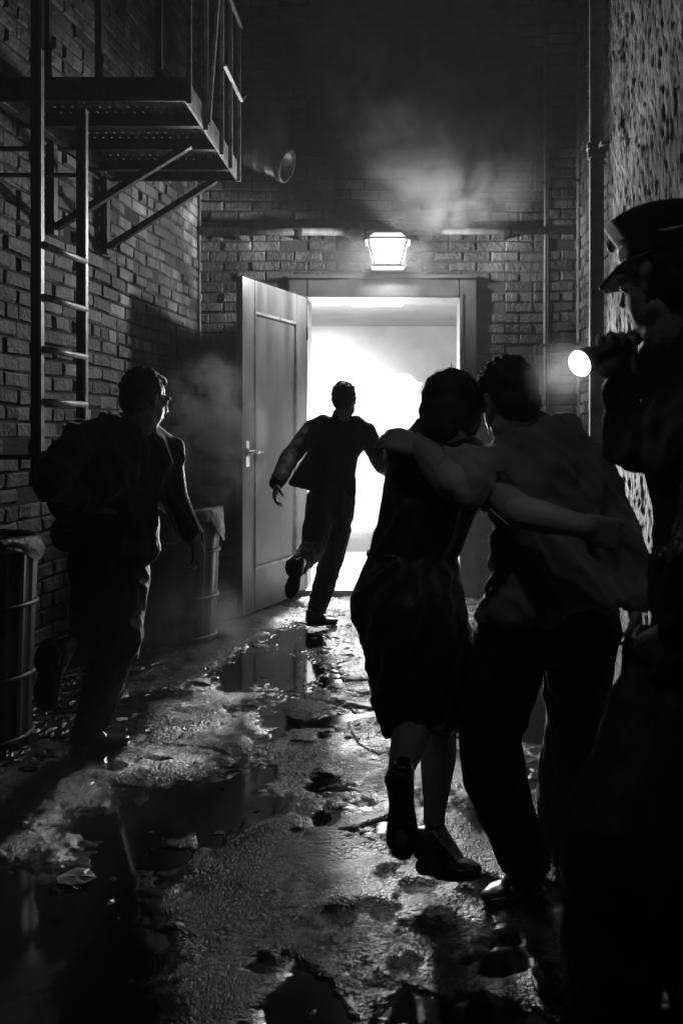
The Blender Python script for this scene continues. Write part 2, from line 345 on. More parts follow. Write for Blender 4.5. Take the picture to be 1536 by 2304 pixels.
# ceiling tube seen under the lintel
cl = empty('ceiling_light', (-.25, 8.4, RH), 'bright strip light on the ceiling just inside the doorway', 'ceiling light')
bm = bmesh.new(); box(bm, (-.5, 8.3, RH-.15), (.05, 8.45, RH-.09), .005); obj('housing', bm, M['white'], cl)
for x in (-.4, -.05):
    bm = bmesh.new(); tube(bm, [(x, 8.375, RH-.09), (x, 8.375, RH)], .008); obj('hanger', bm, M['iron'], cl)
bm = bmesh.new(); tube(bm, [(-.47, 8.35, RH-.175), (.02, 8.35, RH-.175)], .022, 12); tube(bm, [(-.47, 8.41, RH-.175), (.02, 8.41, RH-.175)], .022, 12); obj('tube', bm, M['tubeglow'], cl, True)
# lamp added in the room, hidden behind the running man, for the doorway glow
lp = P(790, 985, 9.0)
wl = empty('added_lamp', (lp.x, lp.y, .04), 'glaring lamp on a stand added behind the running man to light the doorway', 'lamp')
bm = bmesh.new(); tube(bm, [(lp.x, lp.y+.05, .5), (lp.x, lp.y+.05, lp.z-.1)], .015); obj('pole', bm, M['iron'], wl)
for a in (0, 2.1, 4.2):
    bm = bmesh.new(); tube(bm, [(lp.x, lp.y+.05, .5), (lp.x+.3*math.cos(a), lp.y+.05+.3*math.sin(a), .045)], .012); obj('leg', bm, M['iron'], wl)
bm = bmesh.new(); box(bm, lp+V((-.14, .03, -.1)), lp+V((.14, .09, .1)), .01); obj('lamp_head', bm, M['iron'], wl)
bm = bmesh.new(); box(bm, lp+V((-.125, .018, -.085)), lp+V((.125, .028, .085))); obj('lens', bm, emit('added lamp glow', 220), wl)
ld = bpy.data.lights.new('added_lamp_light', 'SPOT'); ld.energy = DOORLAMP; ld.shadow_soft_size = .1; ld.spot_size = R(170); ld.spot_blend = 1.0
lo = bpy.data.objects.new('added_lamp_light', ld); COL.objects.link(lo); lo.location = lp+V((0, -.12, 0)); lo.rotation_euler = V((0, 1, .35)).to_track_quat('Z', 'Y').to_euler(); lo.parent = wl; lo.matrix_parent_inverse = wl.matrix_world.inverted()
ld = bpy.data.lights.new('room_fill', 'POINT'); ld.energy = 150; ld.shadow_soft_size = .12  # extra point light up left without a fixture, added to whiten the room
lo = bpy.data.objects.new('room_fill', ld); COL.objects.link(lo); lo.location = P(715, 790, 8.7); lo.parent = wl; lo.matrix_parent_inverse = wl.matrix_world.inverted()
# door leaf, hinged at the left jamb and thrown open
hd = empty('door', (DX0-.01, BY-.06, 0), 'open panelled door with a long upright panel and lever handle', 'door')
def door():
    hx, hy = DX0-.005, BY-.06; ex, ey = P(545, 975, 5.93).x, 5.93
    d = V((ex-hx, ey-hy, 0)); Lw = d.length; d.normalize(); n = V((-d.y, d.x, 0))
    if n.x < 0: n = -n   # face turned to the alley and the light
    H0, H1 = .03, DZ-.005; T = .045
    def W(s, t, z): return V((hx, hy, 0))+d*s+n*t+V((0, 0, z))
    def pbox(bm, s0, s1, t0, t1, z0, z1, bev=.003):
        r = bmesh.ops.create_cube(bm, size=1)['verts']
        for v in r: v.co = W(s0 if v.co.x < 0 else s1, t0 if v.co.y < 0 else t1, z0 if v.co.z < 0 else z1)
        es = list({e for v in r for e in v.link_edges}); bmesh.ops.bevel(bm, geom=es, offset=bev, segments=1, affect='EDGES')
    st = .17; zb, zt = .33, H1-.22
    bm = bmesh.new()
    pbox(bm, 0, st, -T, 0, H0, H1); pbox(bm, Lw-st, Lw, -T, 0, H0, H1)
    pbox(bm, st+.0005, Lw-st-.0005, -T, 0, H0, zb); pbox(bm, st+.0005, Lw-st-.0005, -T, 0, zt, H1)
    obj('door_leaf', bm, M['door'], hd)
    bm = bmesh.new(); pbox(bm, st+.001, Lw-st-.001, -T+.012, -.014, zb+.001, zt-.004)
    obj('panel', bm, M['door'], hd)
    bm = bmesh.new()
    for (a, b, c, e) in ((st, st+.012, zb, zt), (Lw-st-.012, Lw-st, zb, zt)): pbox(bm, a, b, -.013, .004, c, e, .002)
    for (c, e) in ((zb, zb+.012), (zt-.012, zt)): pbox(bm, st+.0125, Lw-st-.0125, -.013, .004, c, e, .002)
    obj('moulding', bm, M['ironlight'], hd)
    # handle
    hz = 1.3-(1018-975)/F*5.95; c = W(Lw-.07, 0, hz)
    bm = bmesh.new(); lathe(bm, c-n*.001, [(.001, 0), (.03, 0), (.03, .008), (.012, .014), (.012, .06), (.001, .06)], 20, n)
    tube(bm, [c+n*.055, c+n*.058-d*.05, c+n*.05-d*.13], [.012, .011, .009], 12); obj('handle', bm, M['brass'], hd, True)
    bm = bmesh.new(); bar(bm, c+V((0, 0, -.1))+n*.002, c+V((0, 0, .08))+n*.002, .045, .004, up=n); obj('lock_plate', bm, M['brass'], hd)
    for z in (.3, 1.2, 2.1):
        bm = bmesh.new(); tube(bm, [W(-.004, .006, z-.05), W(-.004, .006, z+.05)], .009); obj('hinge', bm, M['iron'], hd, True)
door()

# ---- lantern over the door
lc = P(872, 572, 6.55)
ln = empty('wall_lantern', (lc.x, BY, lc.z), 'glowing glass lantern fixed to the bricks above the doorway', 'lantern')
def ring4(c, w_, d_, z): return [c+V((sx*w_/2, sy*d_/2, z)) for sx, sy in ((-1, -1), (1, -1), (1, 1), (-1, 1))]
def frust(bm, a, b, capa=True, capb=True):
    A = [bm.verts.new(p) for p in a]; B = [bm.verts.new(p) for p in b]
    for k in range(4): bm.faces.new((A[k], A[(k+1) % 4], B[(k+1) % 4], B[k]))
    if capa: bm.faces.new(A[::-1])
    if capb: bm.faces.new(B)
bm = bmesh.new(); frust(bm, ring4(lc, .185, .15, -.085), ring4(lc, .275, .21, .085)); obj('glass', bm, M['lampglass'], ln)
ll = bpy.data.lights.new('lantern_bulb', 'POINT'); ll.energy = LANTERN; ll.shadow_soft_size = .045
lo = bpy.data.objects.new('lantern_bulb', ll); COL.objects.link(lo); lo.location = lc+V((0, -.01, .01)); lo.parent = ln; lo.matrix_parent_inverse = ln.matrix_world.inverted()
bm = bmesh.new()
for p, q in zip(ring4(lc, .196, .162, -.087), ring4(lc, .285, .22, .087)): bar(bm, p, q, .017)
a = ring4(lc, .196, .162, -.087); b = ring4(lc, .285, .22, .087)
for k in range(4): bar(bm, a[k], a[(k+1) % 4], .012)
obj('lantern_frame', bm, M['iron'], ln)
bm = bmesh.new(); T_ = ring4(lc, .325, .26, .095); U_ = ring4(lc, .215, .16, .155)
for k in range(4): bar(bm, T_[k], T_[(k+1) % 4], .018); bar(bm, U_[k], U_[(k+1) % 4], .014); bar(bm, T_[k], U_[k], .014)
box(bm, (lc.x-.14, lc.y+.112, lc.z-.08), (lc.x+.14, lc.y+.12, lc.z+.085)); box(bm, (lc.x-.1, lc.y-.075, lc.z+.158), (lc.x+.1, lc.y+.075, lc.z+.166)); obj('lantern_cap_shield', bm, M['iron'], ln)  # flat plate behind the glass is added to keep bulb light off the bricks
bm = bmesh.new(); frust(bm, ring4(lc, .30, .24, .098), ring4(lc, .2, .145, .150), False, False); obj('top_glass', bm, emit('frosted top', 1.2), ln)
bm = bmesh.new(); frust(bm, ring4(lc, .245, .19, -.112), ring4(lc, .235, .185, -.095)); obj('lantern_base', bm, M['iron'], ln)
bm = bmesh.new(); box(bm, (lc.x-.05, lc.y+.13, lc.z+.03), (lc.x+.05, BY-.016, lc.z+.14), .005); obj('bracket', bm, M['iron'], ln)

# ---- pipes and conduits
bm = bmesh.new(); pz = P(600, 521, 6.83).z
tube(bm, [(-1.6, 6.83, pz), (-.3, 6.83, pz)], .032, 16)
o = obj('steam_pipe', bm, M['pipe'], smooth=True); tag(o, 'rusty horizontal pipe on the back wall left of the lantern', 'pipe')
for x in (-1.3, -.8, -.42):
    bm = bmesh.new(); lathe(bm, (x-.02, 6.83, pz), [(.033, 0), (.043, 0), (.043, .04), (.033, .04)], 16, V((1, 0, 0))); box(bm, (x-.012, 6.85, pz-.05), (x+.012, BY, pz+.05)); obj('clamp', bm, M['iron'], o)
bm = bmesh.new(); tube(bm, [(.05, 6.84, pz+.005), (1.4, 6.84, pz+.005)], .026, 16)
o = obj('steam_pipe', bm, M['pipe'], smooth=True); tag(o, 'thinner horizontal pipe on the back wall right of the lantern', 'pipe')
for x in (.3, .85):
    bm = bmesh.new(); lathe(bm, (x-.02, 6.84, pz+.005), [(.027, 0), (.036, 0), (.036, .04), (.027, .04)], 16, V((1, 0, 0))); box(bm, (x-.01, 6.86, pz-.04), (x+.01, BY, pz+.05)); obj('clamp', bm, M['iron'], o)
dp = P(1341, 975, 4.46)
bm = bmesh.new(); tube(bm, [(dp.x, dp.y, .0), (dp.x, dp.y, 7)], .038, 20)
o = obj('drainpipe', bm, M['pipe'], smooth=True); tag(o, 'thick vertical drainpipe at the corner of the plaster wall', 'pipe')
for z in (.9, 2.78, 4.6):
    bm = bmesh.new(); lathe(bm, (dp.x, dp.y, z), [(.038, -.045), (.048, -.045), (.048, .0), (.052, .003), (.052, .03), (.038, .035)], 20); box(bm, (dp.x-.01, dp.y-.145, z-.02), (dp.x+.08, dp.y-.04, z+.0)); obj('collar', bm, M['pipe'], o)
for px, dd, r_, lab in ((1226, 6.86, .014, 'thin vertical conduit on the back wall right of the doorway'), (1302, 6.8, .018, 'thin vertical conduit in the corner beside the recessed wall'), (449, 6.84, .012, 'thin vertical conduit in the left corner below the platform')):
    x = P(px, 0, dd).x; bm = bmesh.new(); pts = [(x+random.uniform(-.004, .004), dd, z) for z in np.linspace(.02, 6.5, 14)]; tube(bm, pts, r_, 10)
    o = obj('conduit', bm, M['pipe'], smooth=True); tag(o, lab, 'conduit')
    for z in (.8, 2.0, 3.3, 4.6):
        bm = bmesh.new(); box(bm, (x-.03, dd-r_-.003, z), (x+.03, BY, z+.02)); obj('clip', bm, M['iron'], o)
# brick pilaster right end of the back wall
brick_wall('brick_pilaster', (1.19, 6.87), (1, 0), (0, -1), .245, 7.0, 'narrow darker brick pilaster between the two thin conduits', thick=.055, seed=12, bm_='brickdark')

# ---- round duct outlet on the back wall
vc = P(640, 372, 6.35); ax = V((.9, -.22, -.36)).normalized()
vt = empty('duct_outlet', (vc.x-.25, BY, vc.z), 'round metal duct outlet blowing steam below the platform railing', 'duct')
bm = bmesh.new(); c0 = vc-ax*.32
lathe(bm, c0, [(.001, 0), (.095, 0), (.1, .1), (.103, .1), (.103, .115), (.1, .115), (.105, .2), (.108, .2), (.108, .215), (.105, .215), (.11, .32), (.1, .32), (.09, .02), (.001, .02)], 32, ax); obj('duct', bm, M['tin'], vt, True)
bm = bmesh.new(); lathe(bm, c0, [(.108, .3), (.125, .3), (.125, .345), (.115, .35), (.108, .345), (.108, .3)], 32, ax); obj('rim', bm, M['ironlight'], vt, True)
bm = bmesh.new(); tube(bm, [c0+ax*.05, c0-ax*.04, c0+V((-.14, .12, .08)), V((c0.x-.18, BY-.01, c0.z+.1))], .088, 24); obj('elbow', bm, M['iron'], vt, True)
for s in (-.09, .09):
    bm = bmesh.new(); u, v = frame_of(ax); tube(bm, [c0+ax*.33+u*s, c0+ax*.2+u*s+V((0, .15, .25)), (vc.x+s, BY-.01, vc.z+.35)], .006); obj('stay', bm, M['iron'], vt)

# ---- fire escape platform
ZP = 2.85; XO = -.985; DN, DFr = 3.92, 5.16
fe = empty('fire_escape', (wallx(4.5), 4.5, ZP), 'iron fire escape platform with railings on the left wall', 'fire escape')
bm = bmesh.new()
def wx(d): return wallx(d)+.02
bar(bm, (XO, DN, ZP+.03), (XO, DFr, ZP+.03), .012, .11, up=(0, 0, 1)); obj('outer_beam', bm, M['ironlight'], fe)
bm = bmesh.new(); bar(bm, (wx(DN), DN, ZP+.03), (XO-.007, DN, ZP+.03), .012, .11, up=(0, 0, 1)); obj('near_beam', bm, M['iron'], fe)
bm = bmesh.new(); bar(bm, (wx(DFr), DFr, ZP+.03), (XO-.007, DFr, ZP+.03), .012, .11, up=(0, 0, 1)); obj('far_beam', bm, M['iron'], fe)
bm = bmesh.new(); bar(bm, (wx(DN)+.05, DN+.007, ZP+.03), (wx(DFr)+.05, DFr-.007, ZP+.03), .04, .09, up=(0, 0, 1)); obj('wall_beam', bm, M['ironlight'], fe)
# deck plates with rows of slots
bm = bmesh.new(); y = DN+.02; k = 0
while y < DFr-.03:
    x0 = wx(y)+.09
    if k % 2:
        n = int((XO-.01-x0)/.045)
        for i in range(n+1):
            xa = x0+i*.045; xb = min(xa+.030, XO-.01)
            if xb > xa: box(bm, (xa, y, ZP+.03), (xb, y+.036, ZP+.036))
        y += .0365
    else: box(bm, (x0, y, ZP+.03), (XO-.01, y+.034, ZP+.036)); y += .0352
    k += 1
obj('deck', bm, M['iron'], fe)
for d in (4.25, 4.6, 4.95):
    bm = bmesh.new(); bar(bm, (wx(d), d, ZP-.0), (XO-.01, d, ZP-.0), .035, .05, up=(0, 0, 1)); obj('joist', bm, M['iron'], fe)
def railpost(d, h, x=XO+.012, wd=.022):
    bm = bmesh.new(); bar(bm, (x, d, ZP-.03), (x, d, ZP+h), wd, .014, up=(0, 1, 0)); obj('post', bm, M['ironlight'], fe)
for d, h in ((DN+.02, 2.2), (4.28, 1.5), (4.66, 2.2), (4.9, .9), (DFr-.01, .92)): railpost(d, h)
bm = bmesh.new(); bar(bm, (XO+.028, 4.28, ZP+.0), (XO+.028, 4.66, ZP+1.3), .022, .014); obj('brace', bm, M['ironlight'], fe)
for h in (.46, .9):
    bm = bmesh.new(); bar(bm, (XO+.028, 4.66, ZP+h), (XO+.028, DFr, ZP+h), .018, .012); obj('rail', bm, M['ironlight'], fe)
bm = bmesh.new(); bar(bm, (XO-.002, DN+.02, ZP+1.05), (XO-.002, 4.66, ZP+1.05), .018, .012); obj('rail', bm, M['iron'], fe)
for z in (.5, 1.02):
    bm = bmesh.new(); bar(bm, (wx(DN), DN-.02, ZP+z), (XO, DN-.02, ZP+z), .03, .03); obj('rail', bm, M['iron'], fe)
for px in (105, 222, 357):
    x = P(px, 0, DN-.02).x; bm = bmesh.new(); bar(bm, (x, DN-.012, ZP), (x, DN-.012, ZP+2), .03, .03); obj('post', bm, M['iron'], fe)
for d in (4.5, 5.12):
    zf = {4.5: P(0, 512, 4.5).z, 5.12: P(0, 556, 5.12).z}[d]; xw = wx(d)+.02
    bm = bmesh.new(); bar(bm, (xw, d, zf-.04), (xw, d, ZP-.03), .05, .04, up=(1, 0, 0)); bar(bm, (xw+.02, d, zf), (XO-.12, d, ZP-.028), .035, .035); obj('bracket', bm, M['iron'], fe)
# slack cable by the rail
bm = bmesh.new(); tube(bm, [P(552, 60, 5.2), P(566, 95, 5.2), P(556, 120, 5.2), P(563, 190, 5.2), P(562, 205, 5.2), P(548, 222, 5.17)], .003, 6)
o = obj('cable', bm, M['iron'], fe, True)

# ---- ladder
lad = empty('ladder', (-1.45, 3.6, 0), 'narrow iron ladder hanging down the left wall from the fire escape', 'ladder')
LA = P(82, 0, 3.45); LB = P(183, 0, 3.80)
for q, z0_, z1_ in ((LA, 1.12, 5.5), (LB, 1.12, 2.74)):
    bm = bmesh.new(); bar(bm, (q.x, q.y, z0_), (q.x, q.y, z1_), .036, .022, up=(0, 1, 0)); obj('stile', bm, M['iron'], lad)
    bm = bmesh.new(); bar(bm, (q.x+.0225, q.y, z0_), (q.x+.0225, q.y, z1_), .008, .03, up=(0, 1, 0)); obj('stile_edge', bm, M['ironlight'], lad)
z = P(0, 1020, 3.6).z
while z < 2.2:
    bm = bmesh.new(); tube(bm, [(LA.x+.03, LA.y, z), (LB.x+.02, LB.y, z)], .014, 12); obj('rung', bm, M['ironlight'], lad, True); z += .212
for z in (1.2, 2.45):
    for q in (LA, LB):
        bm = bmesh.new(); bar(bm, (wallx(q.y)+.01, q.y, z), (q.x-.02, q.y, z), .03, .012); obj('wall_bracket', bm, M['iron'], lad)

# ---- dustbins
def dustbin(x, y, r, h, label, liner, ribs):
    e = empty('dustbin', (x, y, 0), label, 'dustbin', 'dustbins along the left wall')
    bm = bmesh.new(); prof = [(.001, 0), (r*.86, 0), (r*.86, .02)]
    n = 64; rings = []
    for i in range(12):
        t = i/11; rr = r*(.86+.12*t); rings.append((rr, .02+t*(h-.06)))
    u = V((1, 0, 0)); v = V((0, 1, 0)); R_ = []
    for rr, hh in rings:
        R_.append([bm.verts.new(V((x, y, hh))+(u*math.cos(2*math.pi*k/n)+v*math.sin(2*math.pi*k/n))*(rr+(.006 if (k % 4 < 2 and ribs) else 0))) for k in range(n)])
    for a, b in zip(R_, R_[1:]):
        for k in range(n): bm.faces.new((a[k], a[(k+1) % n], b[(k+1) % n], b[k]))
    bm.faces.new(R_[0][::-1]); obj('bin_body', bm, M['bin'], e)
    for z, rr in ((.04, .9), (h*.34, .93), (h*.68, .965)):
        bm = bmesh.new(); lathe(bm, (x, y, z), [(r*rr-.002, 0), (r*rr+.012, .003), (r*rr+.012, .017), (r*rr-.002, .02)], 48); obj('hoop', bm, M['bin'], e, True)
    bm = bmesh.new(); lathe(bm, (x, y, h-.045), [(r*.99, 0), (r*1.04, .005), (r*1.04, .03), (r*1.01, .045), (r*.93, .045), (r*.9, .0), (r*.88, -.3), (.001, -.3)], 48); obj('rim', bm, M['tin'], e, True)
    # liner bag folded over the rim, hanging in points
    bm = bmesh.new(); n = 72; rr_ = []
    for j in range(9):
        ring = []
        for k in range(n):
            a = 2*math.pi*k/n; drop = liner*(.35+.9*max(0, math.cos(a))**14+.25*mnoise.noise(V((math.cos(a)*3, math.sin(a)*3, x))))
            t = j/8
            if t < .3: rad = r*(.9+.16*(t/.3)); z_ = h+.006+.012*math.sin(t/.3*math.pi)
            else: rad = r*(1.07+.05*(t-.3)/.7); z_ = h-(t-.3)/.7*max(.03, drop)
            rad += .012*mnoise.noise(V((a*9, t*2.5, x*3))); ring.append(bm.verts.new((x+rad*math.cos(a), y+rad*math.sin(a), z_+.006*mnoise.noise(V((a*6, t*3, 9))))))
        rr_.append(ring)
    for a, b in zip(rr_, rr_[1:]):
        for k in range(n): bm.faces.new((a[k], a[(k+1) % n], b[(k+1) % n], b[k]))
    obj('liner', bm, M['liner'], e, True)
    for s in (-1, 1):
        bm = bmesh.new(); c = V((x, y-s*r*1.0, h*.78)); tube(bm, [c+V((-.07, 0, .03)), c+V((-.06, -s*.04, 0)), c+V((.06, -s*.04, 0)), c+V((.07, 0, .03))], .007, 8); obj('handle', bm, M['tin'], e, True)
dustbin(-1.74, 3.55, .215, .86, 'metal dustbin at the left edge with a bright folded rim', .07, True)
dustbin(-1.385, 5.34, .255, .83, 'lined dustbin beside the open door with the bag hanging over its corner', .17, True)

# ---- litter
def scrap(name, c, r, label, cat, group, m, seed, lift=.003, crumple=.006):
    rnd = random.Random(seed); bm = bmesh.new(); n = 9
    ph = rnd.uniform(0, 6.28); verts = {}
    ctr = bm.verts.new((c[0], c[1], c[2]+lift+crumple*.6)); R1 = []; R2 = []
    for k in range(n):
        a = ph+2*math.pi*k/n; q = rnd.uniform(.75, 1.15)
        R1.append(bm.verts.new((c[0]+r*.5*q*math.cos(a), c[1]+r*.4*q*math.sin(a), c[2]+lift+crumple*rnd.uniform(0, 1))))
        R2.append(bm.verts.new((c[0]+r*q*math.cos(a), c[1]+r*.8*q*math.sin(a), c[2]+.002+crumple*rnd.uniform(0, .7))))
    for k in range(n):
        j = (k+1) % n; bm.faces.new((ctr, R1[k], R1[j])); bm.faces.new((R1[k], R2[k], R2[j], R1[j]))
    res = bmesh.ops.extrude_face_region(bm, geom=list(bm.faces)); 
    for g in res['geom']:
        if isinstance(g, bmesh.types.BMVert): g.co.z += .0015
    o = obj(name, bm, m); tag(o, label, cat, group); return o
def leaves():
    bm = bmesh.new(); rnd = random.Random(4)
    def leaf(x, y, z, s, a):
        up = rnd.uniform(.0, .35); pts = []
        for t, wd in ((0, 0), (.25, .3), (.5, .42), (.75, .28), (1, 0)):
            base = V((math.cos(a), math.sin(a), 0))*(t-.5)*s; side = V((-math.sin(a), math.cos(a), 0))*wd*s*.5
            zz = z+.15*s*math.sin(t*3.1)*up+rnd.uniform(0, .006)
            pts.append((V((x, y, zz))+base, side))
        L = [bm.verts.new(p-s_+V((0, 0, .1*s))) for p, s_ in pts]; C_ = [bm.verts.new(p) for p, s_ in pts]; R_ = [bm.verts.new(p+s_+V((0, 0, .1*s))) for p, s_ in pts]
        for i in range(4):
            bm.faces.new((L[i], C_[i], C_[i+1], L[i+1])); bm.faces.new((C_[i], R_[i], R_[i+1], C_[i+1]))
    for i in range(420):
        d = 3.25+rnd.random()**1.3*1.5; x = wallx(d)+.05+abs(rnd.gauss(0, .28)); leaf(x, d, rnd.uniform(.012, .05)*(1 if x < -1.5 else .6), rnd.uniform(.04, .09), rnd.uniform(0, 6.3))
    for i in range(60): leaf(rnd.uniform(-1.5, .9), rnd.uniform(2, 6.5), .016, rnd.uniform(.02, .05), rnd.uniform(0, 6.3))
    o = obj('leaf_litter', bm, M['leaf'], recalc=False); tag(o, 'wet dead leaves drifted along the foot of the left wall', 'leaf litter', kind='stuff')
leaves()
for i, (px, py, r, lab) in enumerate(((483, 1526, .035, 'small pale scrap on the asphalt below the second dustbin'), (395, 1640, .045, 'crumpled pale scrap on the ground right of the running man\'s shoe'), (275, 1620, .04, 'bright wet scrap just behind the running man\'s shoe'), (330, 1548, .03, 'tiny scrap near the left dustbins on the dark ground'), (175, 1975, .07, 'torn pale paper lying in the dark left foreground'), (405, 2080, .045, 'small torn scrap in the near foreground puddle'), (790, 1915, .05, 'flat pale scrap beside the woman\'s raised shoe'))):
    d = HC*F/(py-CY); p = P(px, py, d)
    scrap('litter_scrap', (p.x, p.y, -.001), r*.85, lab, 'litter', 'scraps of litter on the wet ground', M['paper'] if i in (1, 2) else M['leaf'], 30+i)
# sheets of paper in the air in the doorway
for i, (px, py, d, s, ry, rz, lab) in enumerate(((912, 880, 6.9, .2, .5, .4, 'white sheet of paper flying highest in the doorway'), (868, 962, 6.6, .19, -.5, .9, 'white sheet of paper flying beside the running man\'s shoulder'), (940, 925, 7.4, .2, .6, -.6, 'white sheet of paper flying close to the woman\'s hair'))):
    c = P(px, py, d); bm = bmesh.new(); mt = Matrix.Rotation(rz, 3, 'Y') @ Matrix.Rotation(ry, 3, 'X'); G = []
    for a in range(6):
        G.append([bm.verts.new(c+mt @ V(((a/5-.5)*s, .03*math.sin(a*1.3+b*.9)+.012*math.sin(b*2.1), (b/6-.5)*s*1.35))) for b in range(7)])
    for a in range(5):
        for b in range(6): bm.faces.new((G[a][b], G[a+1][b], G[a+1][b+1], G[a][b+1]))
    bmesh.ops.solidify(bm, geom=list(bm.faces), thickness=.001)
    o = obj('paper_sheet', bm, M['sheet'], smooth=True); tag(o, lab, 'paper', 'papers flying in the doorway')

# ================================================================== PEOPLE
class Blob:
    def __init__(s): s.bm = bmesh.new()
    def hull(s, items, sub=2):
        t = bmesh.new()
        for it in items:
            c, r = it[0], it[1]; rot = it[2] if len(it) > 2 else None
            r3 = V((r, r, r)) if not hasattr(r, '__len__') else V(r)
            res = bmesh.ops.create_icosphere(t, subdivisions=sub, radius=1)
            for v in res['verts']:
                q = V((v.co.x*r3.x, v.co.y*r3.y, v.co.z*r3.z))
                if rot is not None: q = rot @ q
                v.co = V(c)+q
        h = bmesh.ops.convex_hull(t, input=list(t.verts), use_existing_faces=False)
        dead = [g for g in h['geom_interior'] if isinstance(g, bmesh.types.BMVert)]
        keep = set(f for f in h['geom'] if isinstance(f, bmesh.types.BMFace))
        bmesh.ops.delete(t, geom=[f for f in t.faces if f not in keep], context='FACES_ONLY')
        bmesh.ops.delete(t, geom=[v for v in t.verts if not v.link_faces], context='VERTS')
        bmesh.ops.recalc_face_normals(t, faces=t.faces)
        me = bpy.data.meshes.new('t'); t.to_mesh(me); t.free(); s.bm.from_mesh(me); bpy.data.meshes.remove(me)
    def cap(s, p1, r1, p2, r2): s.hull([(p1, r1), (p2, r2)])
    def chain(s, pts):
        for a, b in zip(pts, pts[1:]): s.hull([a, b])
    def ell(s, c, r, rot=None): s.hull([(c, r, rot)])
    def build(s, name, m, parent, voxel=.01, smooth=3, disp=None, wisps=None):
        me = bpy.data.meshes.new(name); s.bm.to_mesh(me); s.bm.free()
        o = bpy.data.objects.new('tmp', me); COL.objects.link(o)
        rm_ = o.modifiers.new('r', 'REMESH'); rm_.mode = 'VOXEL'; rm_.voxel_size = voxel; rm_.use_smooth_shade = True
        sm = o.modifiers.new('s', 'SMOOTH'); sm.iterations = smooth; sm.factor = .5
        dg = bpy.context.evaluated_depsgraph_get(); dg.update()
        me2 = bpy.data.meshes.new_from_object(o.evaluated_get(dg)); me2.name = name
        bpy.data.objects.remove(o); bpy.data.meshes.remove(me)
        if disp:
            n = len(me2.vertices); co = np.empty(n*3); no = np.empty(n*3); me2.vertices.foreach_get('co', co); me2.vertices.foreach_get('normal', no)
            co = co.reshape(-1, 3); no = no.reshape(-1, 3)
            am = np.array([disp(V(c)) for c in co]); co = co+no*am[:, None]; me2.vertices.foreach_set('co', co.ravel()); me2.update()
        if wisps:
            bm = bmesh.new(); bm.from_mesh(me2)
            for a, b, c in wisps: tube(bm, [a, b, c], [.0014, .001, .0004], 4, True)
            bm.to_mesh(me2); bm.free()
        me2.polygons.foreach_set('use_smooth', [True]*len(me2.polygons))
        me2.materials.clear()
        return link(name, me2, m, parent)
def folds(dirn, amp=.008, freq=9, along=2.5, seed=0):
    d = V(dirn).normalized(); u, v = frame_of(d); off = V((seed*3.1, seed*1.7, 0))
    def f(c):
        q = V((c.dot(d)*along, c.dot(u)*freq, c.dot(v)*freq))+off
        w_ = mnoise.noise(q*.35+V((5, 0, 0)))*.9
        n = mnoise.noise(q+V((w_, w_, w_))); n2 = mnoise.noise(q*2.1+V((9, w_, 0)))
        n3 = mnoise.noise(V((q.x*1.6, q.y*2.4, q.z*2.4))+V((3, 7, w_)))
        return amp*max(-.2, (1-abs(n)*2.6)*.8+n2*.3-.35+.5*(1-abs(n3)*3))
    return f
def rot_of(x, y, z):
    m_ = Matrix((x, y, z)).transposed(); return m_
def head(B, c, f, up, s=1.0):
    f = V(f).normalized(); up = V(up); r = f.cross(up).normalized(); up = r.cross(f); Rm = rot_of(r, f, up)
    L = lambda x, y, z: V(c)+Rm @ (V((x, y, z))*s)
    e = lambda p, q: B.hull([(L(*p), V(q)*s, Rm)])
    e((0, -.012, .032), (.074, .093, .083)); e((0, .022, -.03), (.06, .07, .082))
    B.hull([(L(0, .058, -.092), .02*s), (L(.045, 0, -.062), .024*s), (L(-.045, 0, -.062), .024*s), (L(0, .06, -.04), .035*s)])
    B.hull([(L(0, .09, .018), .009*s), (L(0, .113, -.022), .011*s), (L(.012, .098, -.026), .009*s), (L(-.012, .098, -.026), .009*s)])
    e((.03, .08, .026), (.026, .014, .01)); e((-.03, .08, .026), (.026, .014, .01))
    e((0, .087, -.05), (.024, .012, .007)); e((0, .085, -.062), (.021, .012, .008)); e((.031, .078, .004), (.014, .012, .009)); e((-.031, .078, .004), (.014, .012, .009))
    for k in (-1, 1):
        B.hull([(L(k*.074, -.012, .012), V((.009, .016, .02))*s, Rm), (L(k*.083, -.02, .016), V((.005, .014, .017))*s, Rm)]); e((k*.074, -.006, -.018), (.008, .01, .014))
    return L, Rm
